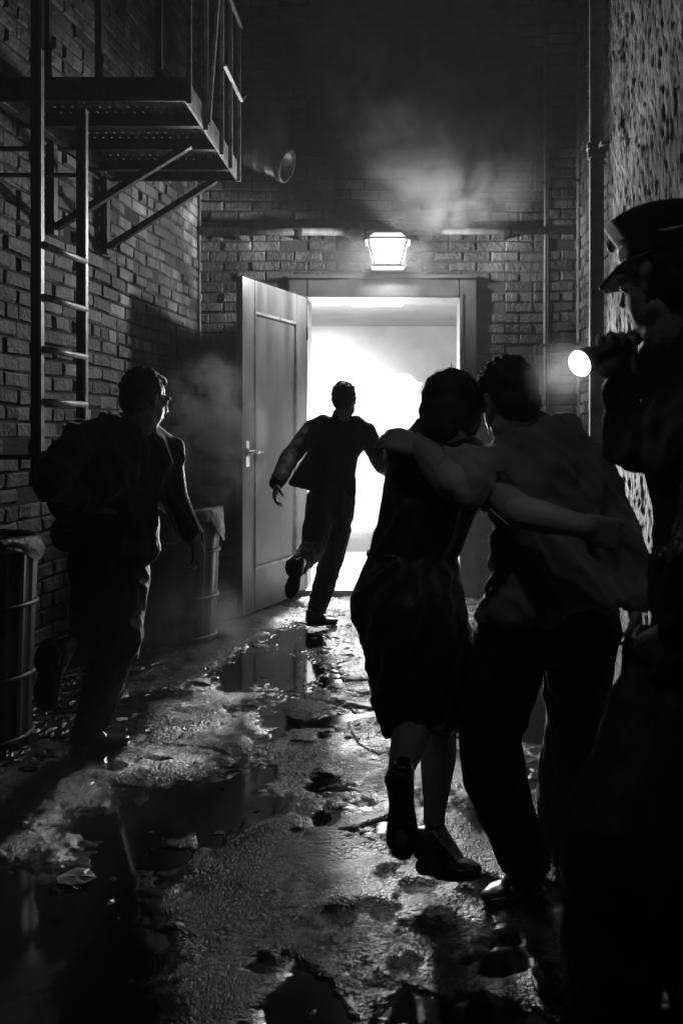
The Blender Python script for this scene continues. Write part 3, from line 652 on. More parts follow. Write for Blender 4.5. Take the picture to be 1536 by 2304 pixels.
def hair(c, f, up, s, parent, style, seed=1):
    f = V(f).normalized(); up = V(up); r = f.cross(up).normalized(); up = r.cross(f); Rm = rot_of(r, f, up)
    L = lambda x, y, z: V(c)+Rm @ (V((x, y, z))*s); B = Blob(); rnd = random.Random(seed)
    e = lambda p, q: B.hull([(L(*p), V(q)*s, Rm)])
    if style == 'short':
        e((0, -.02, .045), (.081, .095, .082)); e((0, -.05, -.0), (.07, .055, .07)); e((0, .035, .085), (.055, .045, .035))
        for i in range(60):
            a = rnd.uniform(0, 6.28); b = rnd.uniform(.2, 1.2); p = V((.078*math.cos(a)*math.sin(b), -.02+.092*math.sin(a)*math.sin(b), .045+.082*math.cos(b)))
            q = p*1.02+V((rnd.uniform(-.014, .014), rnd.uniform(-.01, .014), rnd.uniform(0, .008))); B.hull([(L(*(p*.98)), .008*s), (L(*q), .003*s)])
    else:
        e((0, -.02, .04), (.09, .1, .088)); e((0, -.055, -.015), (.085, .06, .085)); e((.066, -.01, -.015), (.028, .055, .07)); e((-.066, -.01, -.015), (.028, .055, .07))
        e((0, -.07, -.075), (.06, .035, .04))
        for i in range(20):
            a = rnd.uniform(-1.9, 1.9)-math.pi/2; p = V((.085*math.cos(a), -.02+.085*math.sin(a), rnd.uniform(-.07, .05))); q = p*1.02+V((0, 0, -rnd.uniform(.01, .03))); B.hull([(L(*p), .008*s), (L(*q), .004*s)])
    wis = []
    for i in range(60 if style == 'short' else 14):
        a = rnd.uniform(0, 6.28); b = rnd.uniform(.1, 1.9); d_ = V((math.cos(a)*math.sin(b), math.sin(a)*math.sin(b), math.cos(b)))
        p = V((.08*d_.x, -.02+.093*d_.y, .042+.083*d_.z)); t_ = V((-d_.y, d_.x, rnd.uniform(-.6, .3)))*rnd.uniform(-1, 1)
        wis.append((L(*p), L(*(p+d_*.012+t_*.014)), L(*(p+d_*rnd.uniform(.008, .022)+t_*.032+V((0, 0, -.012))))))
    return B.build('hair', M['hair'], parent, .006*s, 1, lambda q: .0018*mnoise.noise(V((q.x*90, q.y*90, q.z*25))), wis)
def hand(B, wr, d, n, side=1, curl=.4, spread=1.0, thumb=.6, s=1.0):
    """wr wrist, d finger direction, n palm-side normal, side: thumb at +/- cross"""
    d = V(d).normalized(); n = V(n); n = (n-d*n.dot(d)).normalized(); t = d.cross(n)*side; wr = V(wr)
    Q = lambda a, b, c=0: wr+(d*a+t*b+n*c)*s
    B.hull([(Q(.0, .017), .017*s), (Q(.0, -.017), .017*s), (Q(.08, .03), .0125*s), (Q(.075, -.03), .0115*s), (Q(.045, 0, .006), .017*s)])
    for b, ln_, r0, sp in ((.031, .072, .0092, .10), (.0105, .081, .0094, .02), (-.0105, .075, .009, -.05), (-.03, .058, .008, -.14)):
        p = Q(.082 if b > -.02 else .076, b, .0); ang = 0; q = p; rr = r0*s
        for j, fr_ in enumerate((.44, .31, .25)):
            ang += curl*(1.0 if j else .7)*(1+.12*(b < 0)); dv = (d*math.cos(ang)+n*math.sin(ang)+t*sp*spread).normalized()
            q2 = q+dv*ln_*fr_*s; B.cap(q, rr, q2, rr*.9); q = q2; rr *= .9
    p = Q(.022, .026, .004); p2 = p+(t*.75+d*.55+n*.35).normalized()*.036*s; dv2 = (t*(.55-thumb*.5)+d*.8+n*(.25+.4*thumb)).normalized()
    p3 = p2+dv2*.03*s; p4 = p3+(dv2+n*.3).normalized()*.025*s
    B.cap(p, .014*s, p2, .0115*s); B.cap(p2, .0115*s, p3, .010*s); B.cap(p3, .0098*s, p4, .0078*s)
def shoe(name, heel, toe, up, m, parent, wd=.038, h=.07, hh=.028, heelh=0.02, shaft=None):
    """shoe with sole and heel block; heel/toe at sole level"""
    heel = V(heel); toe = V(toe); f = (toe-heel).normalized(); up = V(up); r = f.cross(up).normalized(); up = r.cross(f); Rm = rot_of(r, f, up); Ln = (toe-heel).length
    B = Blob(); q = lambda a, b, c: heel+f*a*Ln+r*b+up*c
    B.hull([(q(.12, 0, .03+heelh), (wd*.82, .035, .025), Rm), (q(.15, 0, h+heelh), (wd*.75, .035, .02), Rm), (q(.5, 0, .035), (wd*.85, .04, .028), Rm), (q(.42, 0, h*.9), (wd*.6, .03, .02), Rm)])
    B.hull([(q(.5, 0, .033), (wd*.9, .04, .027), Rm), (q(.74, 0, .028), (wd*1.1, .04, .022), Rm), (q(.9, 0, .024), (wd*.8, .035, .018), Rm)])
    if shaft is not None: B.hull([(q(.17, 0, h), (wd*.8, .04, .02), Rm), (V(shaft), .036)])
    o = B.build(name, m, parent, .006, 3)
    B = Blob()
    B.hull([(q(.1, 0, .008+heelh*.6), (wd*.85, .03, .008+heelh*.4), Rm), (q(.25, 0, .008+heelh*.6), (wd*.8, .02, .008+heelh*.4), Rm)])
    B.hull([(q(.45, 0, .008), (wd*.85, .04, .007), Rm), (q(.78, 0, .007), (wd*1.15, .035, .007), Rm), (q(.92, 0, .007), (wd*.8, .03, .007), Rm)])
    B.build('sole', M['rubber'], o, .006, 1); return o

def person(base, label, group=None): return empty('person', base, label, 'person', group)

# ---------- 1. man running away into the doorway (d ~5.7)
def runner_far():
    e = person(P(715, 1408, 5.72), 'man in a short jacket running away into the lit doorway')
    B = Blob(); hc = P(775, 903, 5.45); f = V((.25, 1, -.05)); up = V((.02, .25, 1))
    head(B, hc, f, up, .98)
    nk = P(768, 950, 5.5); B.cap(hc+V((0, -.02, -.05)), .052, nk, .056)
    ch = P(758, 1000, 5.56); wa = P(748, 1082, 5.68); sL = P(705, 966, 5.55); sR = P(822, 972, 5.55)
    B.hull([(sL, .045), (sR, .045), (ch, (.13, .09, .12))]); B.hull([(ch, (.13, .09, .1)), (wa, (.12, .085, .07))])
    eL = P(652, 1030, 5.35); wL = P(622, 1088, 5.1)
    B.cap(sL, .045, eL, .036); B.cap(eL, .036, wL, .026); hand(B, wL, V((-.12, -.35, -1)), V((.9, .2, 0)), 1, .55)
    eR = P(858, 1045, 5.7); wR = P(880, 1062, 5.98); B.cap(sR, .045, eR, .036); B.cap(eR, .036, wR, .026); hand(B, wR, wR-eR, V((-.8, 0, 0)), -1, .8)
    hL = P(722, 1128, 5.66); hR = P(768, 1128, 5.68); kR = P(748, 1246, 5.78); aR = P(714, 1368, 5.74); kL = P(706, 1232, 5.55); aL = P(664, 1278, 5.2)
    B.hull([(wa, (.11, .08, .05)), (hL, .08), (hR, .08)]); B.cap(hR, .08, kR, .05); B.cap(kR, .05, aR, .035); B.cap(hL, .08, kL, .05); B.cap(kL, .05, aL, .035)
    B.build('body', M['skin'], e, .007, 2)
    hair(hc, f, up, .98, e, 'short', 3)
    B = Blob()
    B.hull([(sL, .062), (P(727, 948, 5.5), .05), (P(762, 990, 5.56), (.12, .1, .1))]); B.hull([(sR, .06), (P(800, 950, 5.5), .048), (P(762, 990, 5.56), (.12, .1, .1))])
    B.hull([(sL, .055), (sR, .055), (P(757, 1010, 5.57), (.165, .11, .11))]); B.hull([(P(757, 1010, 5.57), (.16, .11, .1)), (P(748, 1080, 5.66), (.145, .105, .05))])
    B.hull([(P(750, 1070, 5.66), (.15, .105, .05)), (P(718, 1090, 5.62), .075), (P(785, 1108, 5.66), .052)]); B.hull([(P(722, 1015, 5.6), .075), (P(720, 1080, 5.6), .06), (P(665, 1088, 5.5), .02), (P(650, 1088, 5.48), .012), (P(700, 1098, 5.55), .02)])
    B.hull([(P(766, 934, 5.47), .057), (P(768, 950, 5.49), .068)])
    for a, b, c, rr in ((sL, eL, wL, .035), (sR, eR, wR, .035)): B.chain([(a, .07), (a.lerp(b, .5), .064), (b, .06), (b.lerp(c, .5), .054), (b.lerp(c, .97), .047)])
    B.build('jacket', M['suit2'], e, .011, 2, folds((.3, 0, 1), .005, 8, 2.6, 2))
    B = Blob()
    B.hull([(P(747, 1090, 5.67), (.13, .1, .05)), (hL, .095), (hR, .095)])
    B.chain([(hR, .1), (hR.lerp(kR, .5), .098), (kR, .084), (kR.lerp(aR, .5), .078), (kR.lerp(aR, .98), .066)])
    B.chain([(hL, .1), (hL.lerp(kL, .5), .095), (kL, .082), (kL.lerp(aL, .5), .074), (kL.lerp(aL, .97), .064)])
    B.build('trousers', M['suit'], e, .01, 2, folds((0, 0, 1), .010, 9, 6, 4))
    shoe('shoe', P(690, 1412, 5.66), P(757, 1404, 5.74), (0, 0, 1), M['leather'], e, .042, .08, shaft=aR)
    shoe('shoe', P(668, 1262, 5.08), P(650, 1345, 5.12), V((.2, .93, 0)), M['leather'], e, .042, .08)
runner_far()

# ---------- 2. man in a suit running on the left (d ~3.45)
def runner_near():
    e = person(P(210, 1690, 3.5), 'man in a dark suit running past the ladder and dustbin')
    D = 3.42; B = Blob(); hc = P(325, 902, D-.05); f = V((.55, .8, -.12)); up = V((.18, .1, 1))
    head(B, hc, f, up, 1.0); nk = P(318, 975, D); B.cap(hc+V((-.01, -.01, -.05)), .056, nk, .062)
    ch = P(280, 1060, D+.02); wa = P(252, 1180, D+.06); sL = P(192, 985, D-.12); sR = P(372, 1012, D+.1)
    B.hull([(sL, .05), (sR, .05), (ch, (.14, .1, .13))]); B.hull([(ch, (.14, .1, .1)), (wa, (.12, .095, .08))])
    eL = P(112, 1085, D-.3); wL = P(215, 1135, D-.2+.1); B.cap(sL, .05, eL, .04); B.cap(eL, .04, wL, .028); hand(B, wL, V((.8, .4, -.1)), V((0, .5, -.4)), 1, .7)
    eR = P(392, 1118, D+.12); wR = P(436, 1205, D+.08); B.cap(sR, .05, eR, .04); B.cap(eR, .04, wR, .028); hand(B, wR, V((.25, 0, -1)), V((-.9, .3, 0)), 1, .5)
    hL = P(222, 1262, D+.02); hR = P(275, 1262, D+.1); kR = P(272, 1440, D-.12); aR = P(205, 1622, D+.05); kL = P(215, 1440, D-.05); aL = P(118, 1478, D-.35)
    B.hull([(wa, (.12, .09, .06)), (hL, .09), (hR, .09)]); B.cap(hR, .09, kR, .055); B.cap(kR, .055, aR, .038); B.cap(hL, .09, kL, .055); B.cap(kL, .055, aL, .038)
    B.build('body', M['skin'], e, .006, 2)
    hair(hc, f, up, 1.0, e, 'short', 9)
    B = Blob()
    B.hull([(sL, .072), (P(285, 955, D), .055), (ch, (.15, .12, .1))]); B.hull([(sR, .066), (P(330, 968, D+.03), .055), (ch, (.15, .12, .1))])
    B.hull([(P(210, 1035, D-.06), .12), (P(345, 1040, D+.06), .1), (P(255, 1140, D+.03), (.17, .13, .08))])
    B.hull([(P(255, 1120, D+.03), (.175, .13, .08)), (P(205, 1205, D+.0), (.15, .1, .05)), (P(140, 1215, D-.04), .03), (P(305, 1215, D+.05), (.085, .1, .06)), (P(325, 1245, D+.08), .05)])
    B.hull([(P(150, 1120, D-.15), .06), (P(150, 1175, D-.1), .04), (P(220, 1130, D), .12)])
    B.hull([(P(322, 955, D), .062), (P(316, 975, D), .075)]); B.hull([(P(240, 990, D-.06), .1), (P(300, 985, D-.02), .08), (P(250, 1060, D-.08), .12)])
    B.hull([(P(352, 965, D-.02+.1), .02), (P(376, 1040, D), .03), (P(350, 1000, D), .05)])
    for a, b, c in ((sL, eL, wL), (sR, eR, wR)): B.chain([(a, .074), (a.lerp(b, .5), .066), (b, .06), (b.lerp(c, .5), .052), (b.lerp(c, .93), .045)])
    B.build('suit_jacket', M['suit'], e, .010, 2, folds((-.5, 0, 1), .022, 8, 2.6, 7))
    B = Blob(); B.hull([(P(318, 958, D), .064), (P(318, 968, D), .066)]); B.build('shirt_collar', M['white'], e, .006, 1)
    B = Blob(); c = eR.lerp(wR, .97); B.cap(eR.lerp(wR, .9), .038, c, .036); B.build('shirt_cuff', M['white'], e, .006, 1)
    B = Blob()
    B.hull([(P(250, 1200, D+.05), (.145, .11, .06)), (hL, .11), (hR, .105)])
    B.chain([(hR, .108), (hR.lerp(kR, .5), .1), (kR, .082), (kR.lerp(aR, .5), .077), (kR.lerp(aR, .98), .066)])
    B.chain([(hL, .112), (hL.lerp(kL, .5), .1), (kL, .082), (kL.lerp(aL, .5), .072), (kL.lerp(aL, .98), .062)])
    B.build('trousers', M['trouser'], e, .010, 2, folds((0, 0, 1), .013, 8, 6, 8))
    shoe('shoe', P(165, 1697, 3.46), P(288, 1676, 3.5), (0, 0, 1), M['leather'], e, .046, .085, shaft=aR)
    shoe('shoe', P(112, 1455, 2.98), P(92, 1600, 3.08), V((.35, .95, .1)), M['leather'], e, .046, .085, shaft=aL)
runner_near()

# ---------- 3. woman (d ~2.5), 4. man holding her (d ~2.4)
def couple():
    g = None
    D = 2.5
    e = person(P(975, 1965, 2.5), 'woman in a dark dress and heels bending close to the man in the grey shirt')
    B = Blob(); hc = P(1018, 925, D-.02); f = V((.45, .9, -.28)); up = V((.14, .3, 1))
    head(B, hc, f, up, .95); nk = P(1000, 1020, D-.02); B.cap(hc+V((0, -.03, -.05)), .05, nk, .058)
    sL = P(920, 1022, D); sR = P(1070, 1055, D+.02); ch = P(975, 1120, D); wa = P(930, 1245, D)
    B.hull([(sL, .042), (sR, .042), (ch, (.12, .09, .1))]); B.hull([(ch, (.12, .09, .1)), (wa, (.105, .08, .06))])
    # right arm round the man's back
    eR = P(1165, 1150, 2.16); wR = P(1318, 1186, 2.12); sR2 = P(1075, 1070, 2.42)
    B.chain([(sR2, .048), (sR2.lerp(eR, .5), .046), (eR, .046), (eR.lerp(wR, .35), .043), (wR, .029)])
    hand(B, wR, V((.85, .25, -.25)), V((-.1, 1, 0)), -1, .6, .5, .6, 1.05)
    eL = P(890, 1180, D+.22); wL = P(960, 1120, D+.42); B.cap(sL, .042, eL, .034); B.cap(eL, .034, wL, .025); hand(B, wL, V((.6, .6, .3)), V((0, 0, -1)), 1, .5)
    hL = P(885, 1355, D-.02); hR = P(960, 1360, D+.02); kL = P(935, 1620, D-.02); aL = P(893, 1755, D-.22); kR = P(990, 1625, D+.08); aR = P(975, 1862, D)
    B.hull([(wa, (.1, .075, .05)), (hL, .085), (hR, .085)]); B.cap(hL, .09, kL, .054); B.cap(hR, .09, kR, .054)
    B.chain([(kL, .052), (kL.lerp(aL, .35), .055), (kL.lerp(aL, .8), .038), (aL, .032)]); B.chain([(kR, .052), (kR.lerp(aR, .35), .056), (kR.lerp(aR, .8), .036), (aR, .032)])
    # feet inside the shoes
    B.cap(aR, .032, P(1035, 1950, 2.44), .025); B.cap(aL, .032, P(905, 1880, 2.26), .026)
    B.build('body', M['skin'], e, .0055, 2)
    hair(hc, f, up, .97, e, 'bob', 5)
    B = Blob()
    B.hull([(sL, .05), (P(985, 1030, D), .06), (ch, (.125, .1, .1))]); B.hull([(sR, .05), (P(985, 1030, D), .06), (ch, (.125, .1, .1))])
    B.hull([(P(965, 1130, D), (.135, .1, .1)), (P(940, 1210, D), (.132, .1, .04))])
    B.hull([(P(938, 1195, D), (.135, .1, .03)), (P(922, 1260, D), (.13, .1, .03)), (P(1040, 1110, D), .06)])
    B.hull([(P(925, 1250, D), (.13, .1, .04)), (P(915, 1350, D-.03), (.166, .135, .08))])
    B.hull([(P(915, 1350, D-.03), (.166, .135, .08)), (P(945, 1470, D), (.165, .13, .06))])
    B.hull([(P(945, 1460, D), (.165, .13, .06)), (P(940, 1600, D+.02), (.125, .12, .04)), (P(870, 1645, D-.05), .022), (P(1010, 1600, D+.05), .07)])
    B.chain([(sR, .055), (sR2, .06), (sR2.lerp(eR, .55), .056)]); B.chain([(sL, .056), (sL.lerp(eL, .6), .05)])
    # raised collar
    B.hull([(P(948, 965, D-.02), .02), (P(905, 1018, D), .05), (P(985, 1020, D), .06)]); B.hull([(P(908, 1012, D-.02), .058), (P(912, 1090, D), .052)])
    B.hull([(P(940, 945, D-.06), .01), (P(930, 1000, D-.05), .035), (P(985, 1010, D-.06), .04), (P(960, 985, D-.07), .015)]); B.hull([(P(985, 1000, D-.05), .05), (P(1060, 1010, D-.03), .04)])
    B.build('dress', M['dress'], e, .009, 1, folds((.35, 0, 1), .016, 9, 3, 11))
    B = Blob(); B.hull([(P(922, 1248, D), (.137, .108, .012)), (P(924, 1240, D), (.137, .108, .012))]); B.build('belt', M['leather'], e, .008, 1)
    shoe('shoe', P(948, 1975, 2.46), P(1075, 1975, 2.4), (0, 0, 1), M['leather'], e, .04, .08, heelh=.045, shaft=aR)
    shoe('shoe', P(893, 1752, 2.2), P(905, 1935, 2.26), V((.15, .98, .1)), M['leather'], e, .042, .07, heelh=.03, shaft=aL)

    D = 2.42
    e = person(P(1180, 2010, 2.42), 'man in a loose grey shirt with his arm round the woman\'s shoulders')
    B = Blob(); hc = P(1142, 910, D); f = V((-.45, .9, -.25)); up = V((-.2, .25, 1))
    head(B, hc, f, up, 1.0); nk = P(1190, 1000, D); B.cap(hc+V((.01, -.02, -.05)), .056, nk, .068)
    sL = P(1110, 1050, D-.04); sR = P(1318, 1045, D); ch = P(1230, 1120, D); wa = P(1240, 1270, D)
    B.hull([(sL, .055), (sR, .055), (ch, (.14, .1, .12))]); B.hull([(ch, (.14, .1, .12)), (wa, (.14, .1, .1))])
    eL = P(1012, 1078, 2.2); wL = P(950, 1008, 2.35)
    B.chain([(sL, .058), (eL, .049), (eL.lerp(wL, .4), .047), (wL, .033)])
    hand(B, wL, V((-.8, .35, .25)), V((-.35, .75, -.6)), -1, .62, .8, 1.2, 1.15)
    eR = P(1395, 1215, D); wR = P(1425, 1345, D-.02); B.cap(sR, .052, eR, .042); B.cap(eR, .042, wR, .028); hand(B, wR, V((.1, .1, -1)), V((-1, 0, 0)), -1, .4)
    hL = P(1165, 1410, D); hR = P(1312, 1410, D+.03); kL = P(1100, 1640, D-.05+.03); aL = P(1178, 1925, D+.02); kR = P(1290, 1615, D+.12); aR = P(1255, 1870, 2.68)
    B.hull([(wa, (.14, .1, .08)), (hL, .09), (hR, .09)]); B.cap(hL, .095, kL, .06); B.cap(kL, .058, aL, .04); B.cap(hR, .095, kR, .06); B.cap(kR, .058, aR, .04)
    B.build('body', M['skin'], e, .0055, 2)
    hair(hc, f, up, 1.03, e, 'short', 12)
    B = Blob()
    B.hull([(sL, .062), (P(1200, 985, D), .055), (ch, (.15, .12, .12))]); B.hull([(sR, .066), (P(1240, 975, D), .055), (ch, (.15, .12, .12))])
    B.hull([(sL, .062), (sR, .07), (P(1240, 1150, D), (.18, .13, .1))])
    B.hull([(P(1240, 1150, D), (.18, .13, .1)), (P(1250, 1290, D), (.18, .15, .06))]); B.hull([(P(1250, 1280, D), (.18, .15, .05)), (P(1300, 1338, D), (.13, .16, .02)), (P(1104, 1378, D-.06), .03), (P(1170, 1350, D-.06), .08)])
    B.hull([(P(1192, 975, D), .078), (P(1190, 1000, D), .085)]); B.hull([(P(1205, 965, D), .06), (P(1262, 968, D-.02), .045), (P(1225, 1010, D), .08)]); B.hull([(P(1205, 1000, D-.02), .085), (P(1215, 1080, D-.01), .125)])
    B.chain([(sL, .072), (sL.lerp(eL, .45), .070), (sL.lerp(eL, .72), .071), (sL.lerp(eL, .76), .078)])
    B.chain([(sR, .07), (sR.lerp(eR, .5), .066), (eR, .062), (eR.lerp(wR, .5), .055), (wR, .048)])
    B.build('shirt', M['shirt'], e, .009, 1, folds((-.7, 0, 1), .022, 10, 3.2, 15))
    B = Blob()
    B.hull([(P(1240, 1330, D), (.175, .13, .05)), (hL, .115), (hR, .11)])
    B.chain([(hL, .115), (hL.lerp(kL, .5), .108), (kL, .093), (P(1112, 1750, D-.02), .082), (kL.lerp(aL, .97), .078)])
    B.chain([(hR, .112), (hR.lerp(kR, .5), .1), (kR, .086), (kR.lerp(aR, .5), .08), (kR.lerp(aR, .97), .072)])
    B.build('trousers', M['trouser'], e, .010, 2, folds((0, 0, 1), .012, 8, 5, 17))
    shoe('shoe', P(1215, 2012, 2.42), P(1095, 2040, 2.36), (0, 0, 1), M['leather'], e, .048, .085, shaft=aL)
    shoe('shoe', P(1250, 1912, 2.68), P(1215, 1890, 2.84), (0, 0, 1), M['leather'], e, .048, .085, shaft=aR)
couple()

# ---------- 5. police officer at the right edge (d ~1.85)
def officer():
    D = 1.85
    e = person((P(1500, 0, D).x, D, 0), 'uniformed officer in a peaked cap aiming a torch at the right edge')
    B = Blob(); hc = P(1490, 635, D); f = V((-.6, .8, -.12)); up = V((-.05, .02, 1))
    L, Rm = head(B, hc, f, up, 1.0); nk = P(1510, 745, D); B.cap(hc+V((.02, -.01, -.06)), .058, nk, .066)
    sL = P(1500, 850, D+.16); sR = P(1650, 850, D-.1); ch = P(1610, 960, D+.03); wa = P(1640, 1210, D+.03)
    B.hull([(sL, .055), (sR, .055), (ch, (.15, .12, .13))]); B.hull([(ch, (.15, .12, .12)), (wa, (.15, .11, .1))])
    eL = P(1432, 1010, D+.12); wL = P(1402, 862, D+.10)
    B.cap(sL, .055, eL, .044); B.chain([(eL, .044), (wL, .03)]); hand(B, wL, V((-.12, .05, 1)), V((-.35, -.9, .1)), -1, 1.05, .6, .8, 1.05)
    eR = P(1600, 1260, D-.28); wR = P(1530, 1420, D-.16); B.cap(sR, .055, eR, .044); B.cap(eR, .044, wR, .03); hand(B, wR, V((-.6, .5, -.6)), V((0, .8, 0)), 1, .9)
    hL = P(1560, 1520, D+.03); hR = P(1680, 1510, D-.02); kL = P(1395, 1890, D-.1); aL = P(1370, 2260, D+.0); kR = P(1600, 1900, D-.05); aR = P(1600, 2270, D-.08)
    B.hull([(wa, (.15, .11, .08)), (hL, .1), (hR, .1)]); B.cap(hL, .1, kL, .065); B.cap(kL, .065, aL, .045); B.cap(hR, .1, kR, .065); B.cap(kR, .065, aR, .045)
    B.build('body', M['skin'], e, .0065, 2)
    hair(hc+V((0, 0, -.012)), f, up, .98, e, 'short', 21)
    # cap
    B = Blob(); cq = lambda x, y, z: L(x, y, z)
    B.hull([(cq(0, -.015, .052), (.086, .106, .012), Rm), (cq(0, -.015, .09), (.088, .108, .01), Rm)]); B.build('cap_band', M['leather'], e, .006, 1)
    B = Blob(); B.hull([(cq(0, -.015, .098), (.09, .11, .01), Rm), (cq(0, -.008, .14), (.108, .126, .012), Rm)]); B.hull([(cq(0, -.008, .14), (.108, .126, .012), Rm), (cq(0, .0, .155), (.08, .09, .01), Rm)])
    B.build('cap_crown', M['uniform'], e, .007, 2)
    B = Blob(); B.hull([(cq(-.05, .07, .05), .006), (cq(.05, .07, .05), .006), (cq(0, .1, .052), .006), (cq(-.035, .14, .022), .005), (cq(.035, .14, .022), .005), (cq(0, .155, .018), .005)]); B.build('cap_visor', M['leather'], e, .004, 1)
    B = Blob(); B.ell(cq(0, .125, .118), (.014, .008, .018), Rm); B.build('cap_badge', M['brass'], e, .003, 1)
    # tunic
    B = Blob()
    B.hull([(sL, .07), (P(1535, 765, D), .055), (ch, (.16, .14, .12))]); B.hull([(sR, .075), (P(1525, 765, D), .055), (ch, (.16, .14, .12))])
    B.hull([(sL, .07), (sR, .08), (ch, (.17, .14, .12)), (P(1620, 1100, D+.02), (.165, .14, .06))]); B.hull([(P(1620, 1090, D+.02), (.165, .14, .06)), (P(1650, 1240, D), (.16, .135, .05))])
    B.hull([(P(1650, 1240, D), (.16, .135, .05)), (P(1640, 1520, D), (.19, .15, .06))])
    for a, b, c in ((sL, eL, wL), (sR, eR, wR)): B.chain([(a, .074), (a.lerp(b, .5), .068), (b, .064), (b.lerp(c, .5), .056), (b.lerp(c, .86), .048)])
    B.build('tunic', M['uniform'], e, .010, 1, folds((.4, 0, 1), .024, 8, 2.6, 22))
    B = Blob(); B.hull([(P(1512, 752, D), (.062, .062, .012)), (P(1512, 766, D), (.066, .066, .01))]); B.build('shirt_collar', M['shirt'], e, .006, 1)
    B = Blob(); B.hull([(P(1650, 1235, D+.0), (.172, .146, .02)), (P(1650, 1252, D), (.172, .146, .02))]); B.build('belt', M['leather'], e, .008, 1)
    B = Blob(); B.hull([(P(1492, 1262, D-.0), .026), (P(1496, 1345, D), .026)]); B.build('pouch', M['leather'], e, .006, 1)
    B = Blob(); B.hull([(P(1450, 1455, D+.05), .05), (P(1520, 1440, D-.06), .03), (P(1440, 1530, D+.04), .045), (P(1500, 1560, D-.04), .03)]); B.build('holster', M['leather'], e, .007, 1)
    B = Blob(); B.hull([(P(1465, 800, D+.05), .01), (P(1448, 905, D+.04), .01)]); B.hull([(P(1480, 812, D), .009), (P(1462, 910, D), .009)]); B.build('rim_glints', M['brass'], e, .004, 1)  # bright metal strips added to stand for rim light on the officer
    B = Blob()
    B.hull([(P(1630, 1490, D), (.165, .135, .05)), (hL, .13), (hR, .13)])
    B.chain([(hL, .135), (hL.lerp(kL, .5), .135), (kL, .125), (kL.lerp(aL, .5), .115), (kL.lerp(aL, .97), .095)])
    B.chain([(hR, .135), (hR.lerp(kR, .5), .125), (kR, .105), (kR.lerp(aR, .5), .095), (kR.lerp(aR, .97), .08)])
    B.build('trousers', M['uniform'], e, .011, 2, folds((0, 0, 1), .014, 7, 5, 25))
    shoe('shoe', (aL.x+.02, aL.y-.05, 0), (aL.x-.12, aL.y+.2, 0), (0, 0, 1), M['leather'], e, .05, .09, shaft=aL)
    shoe('shoe', (aR.x+.02, aR.y-.05, 0), (aR.x-.1, aR.y+.2, 0), (0, 0, 1), M['leather'], e, .05, .09, shaft=aR)
    # torch in the raised hand
    tp = P(1303, 818, 1.86); tb = P(1395, 775, 1.93); ax_ = (tp-tb).normalized()
    t = empty('torch', tb, 'black torch with a glaring lens held up by the officer', 'torch')
    bm = bmesh.new(); Lt = (tp-tb).length
    lathe(bm, tb-ax_*.06, [(.001, 0), (.017, 0), (.019, .006), (.019, Lt-.0), (.022, Lt+.006), (.030, Lt+.04), (.032, Lt+.060), (.030, Lt+.0605), (.027, Lt+.054)], 28, ax_); obj('torch_body', bm, M['rubber'], t, True)
    bm = bmesh.new(); lathe(bm, tp, [(.027, -.003), (.025, .006), (.016, .012), (.001, .015)], 28, ax_); obj('lens', bm, M['torchglow'], t, True)
    sp = bpy.data.lights.new('torch_beam', 'SPOT'); sp.energy = 1.5; sp.spot_size = R(34); sp.spot_blend = .7; sp.shadow_soft_size = .02
    so_ = bpy.data.objects.new('torch_beam', sp); COL.objects.link(so_); so_.location = tp+ax_*.03; so_.rotation_euler = (-ax_).to_track_quat('Z', 'Y').to_euler()
    so_.parent = t; so_.matrix_parent_inverse = t.matrix_world.inverted()
officer()

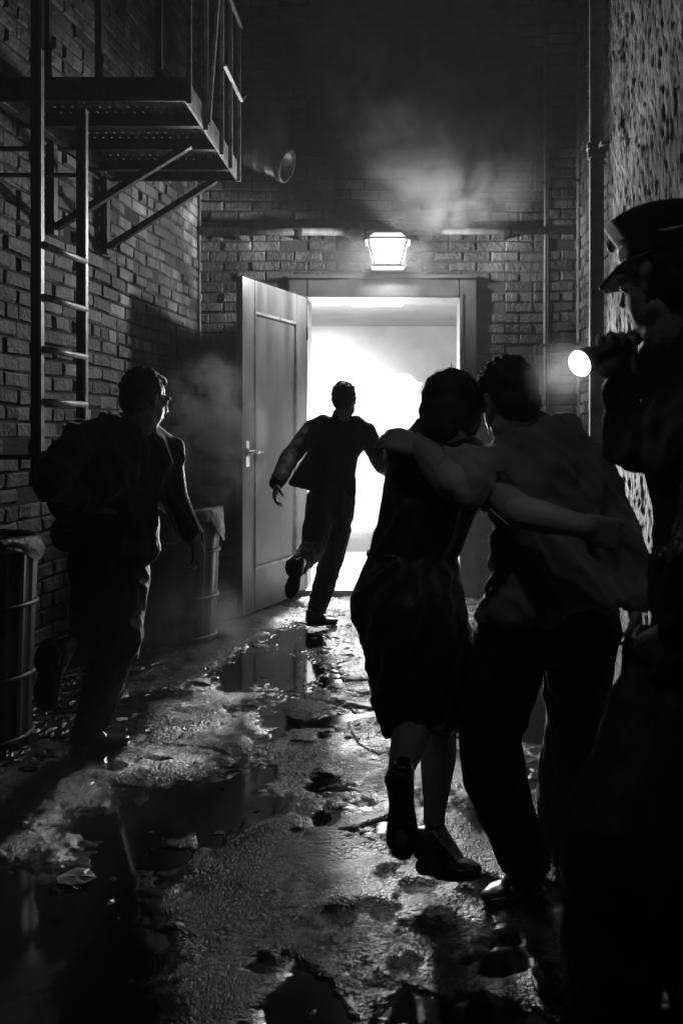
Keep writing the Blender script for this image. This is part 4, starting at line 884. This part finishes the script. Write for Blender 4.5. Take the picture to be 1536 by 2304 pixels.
# ================================================================== SMOKE AND HAZE
def smoke(name, c, r, dens, scale, label, thr=.45, stretch=(1, 1, 1), off=0, soft=.14):
    bm = bmesh.new(); bmesh.ops.create_icosphere(bm, subdivisions=3, radius=1); bmesh.ops.scale(bm, vec=r, verts=bm.verts)
    m = bpy.data.materials.new('smoke'); m.use_nodes = True; t = m.node_tree; t.nodes.remove(t.nodes['Principled BSDF']); N = t.nodes.new; Lk = t.links.new
    pv = N('ShaderNodeVolumePrincipled'); pv.inputs['Color'].default_value = (.9, .9, .9, 1); pv.inputs['Anisotropy'].default_value = .2
    tc = N('ShaderNodeTexCoord'); mp = N('ShaderNodeMapping'); mp.inputs['Scale'].default_value = (scale*stretch[0], scale*stretch[1], scale*stretch[2]); mp.inputs['Location'].default_value = (off, off*.7, off*.3)
    Lk(tc.outputs['Object'], mp.inputs[0]); n = N('ShaderNodeTexNoise'); n.inputs['Scale'].default_value = 1; n.inputs['Detail'].default_value = 4; n.inputs['Roughness'].default_value = .55; n.inputs['Distortion'].default_value = 1.1
    Lk(mp.outputs[0], n.inputs[0])
    mr = N('ShaderNodeMapRange'); mr.inputs[1].default_value = thr-soft; mr.inputs[2].default_value = thr+soft; mr.inputs[3].default_value = 0; mr.inputs[4].default_value = dens; Lk(n.outputs[0], mr.inputs[0])
    dv = N('ShaderNodeVectorMath'); dv.operation = 'DIVIDE'; dv.inputs[1].default_value = r; Lk(tc.outputs['Object'], dv.inputs[0])
    ln_ = N('ShaderNodeVectorMath'); ln_.operation = 'LENGTH'; Lk(dv.outputs[0], ln_.inputs[0])
    fo = N('ShaderNodeMapRange'); fo.interpolation_type = 'SMOOTHSTEP'; fo.inputs[1].default_value = .25; fo.inputs[2].default_value = .98; fo.inputs[3].default_value = 1; fo.inputs[4].default_value = 0; Lk(ln_.outputs['Value'], fo.inputs[0])
    mu = N('ShaderNodeMath'); mu.operation = 'MULTIPLY'; Lk(mr.outputs[0], mu.inputs[0]); Lk(fo.outputs[0], mu.inputs[1]); Lk(mu.outputs[0], pv.inputs['Density'])
    Lk(pv.outputs[0], t.nodes['Material Output'].inputs['Volume'])
    o = obj(name, bm, m); o.location = c; tag(o, label, 'smoke', kind='stuff'); return o
smoke('smoke', P(1010, 330, 6.0), (.85, .55, .7), 4.0, 3.0, 'pale smoke drifting up just above the lantern', .50, soft=.09)
smoke('smoke', P(960, 130, 5.85), (1.05, .6, .9), 5.0, 2.6, 'fainter smoke rising to the top of the wall', .53, off=31, soft=.09)
smoke('smoke', P(470, 985, 5.5), (.42, .28, .62), 11, 4.6, 'smoke curling between the open door and the running man', .52, off=3, soft=.1)
smoke('smoke', V((lc.x, lc.y+.02, lc.z-.05)), (.55, .34, .5), .16, 3.0, 'faint mist added round the lantern to make its halo', .05, off=20, soft=.2)  # thin volume added as the lantern's halo
smoke('smoke', P(588, 285, 6.15), (.24, .24, .36), 14.0, 7.0, 'steam blowing up from the round duct outlet', .43, off=5)
smoke('smoke', P(400, 1400, 4.8), (.45, .35, .35), 1.2, 4.0, 'thin smoke lying low by the dustbins', .5, off=8)
smoke('smoke', P(1262, 842, 1.90), (.10, .14, .10), 3.0, 14.0, 'smoke puff added at the torch lens to make its glow', .46, off=11)  # small volume added for the glow beside the torch
smoke('smoke', V((-.3, 6.1, 1.0)), (.75, .75, 1.0), .22, 3.0, 'thin smoke spilling out of the doorway around the running man', .4, off=14, soft=.25)
smoke('smoke', V((-.6, 9.1, 1.3)), (1.5, 1.75, 1.3), .85, 1.3, 'dense white smoke filling the room', .25, off=2, soft=.4)
# thin even haze over the whole alley
bm = bmesh.new(); box(bm, (-9, -8, -1.05), (9, 13, 7.4))
m = bpy.data.materials.new('haze'); m.use_nodes = True; t = m.node_tree; t.nodes.remove(t.nodes['Principled BSDF'])
pv = t.nodes.new('ShaderNodeVolumePrincipled'); pv.inputs['Density'].default_value = .0035; pv.inputs['Color'].default_value = (.9, .9, .9, 1); pv.inputs['Anisotropy'].default_value = .3
t.links.new(pv.outputs[0], t.nodes['Material Output'].inputs['Volume'])
hz = obj('haze', bm, m); tag(hz, kind='stuff')
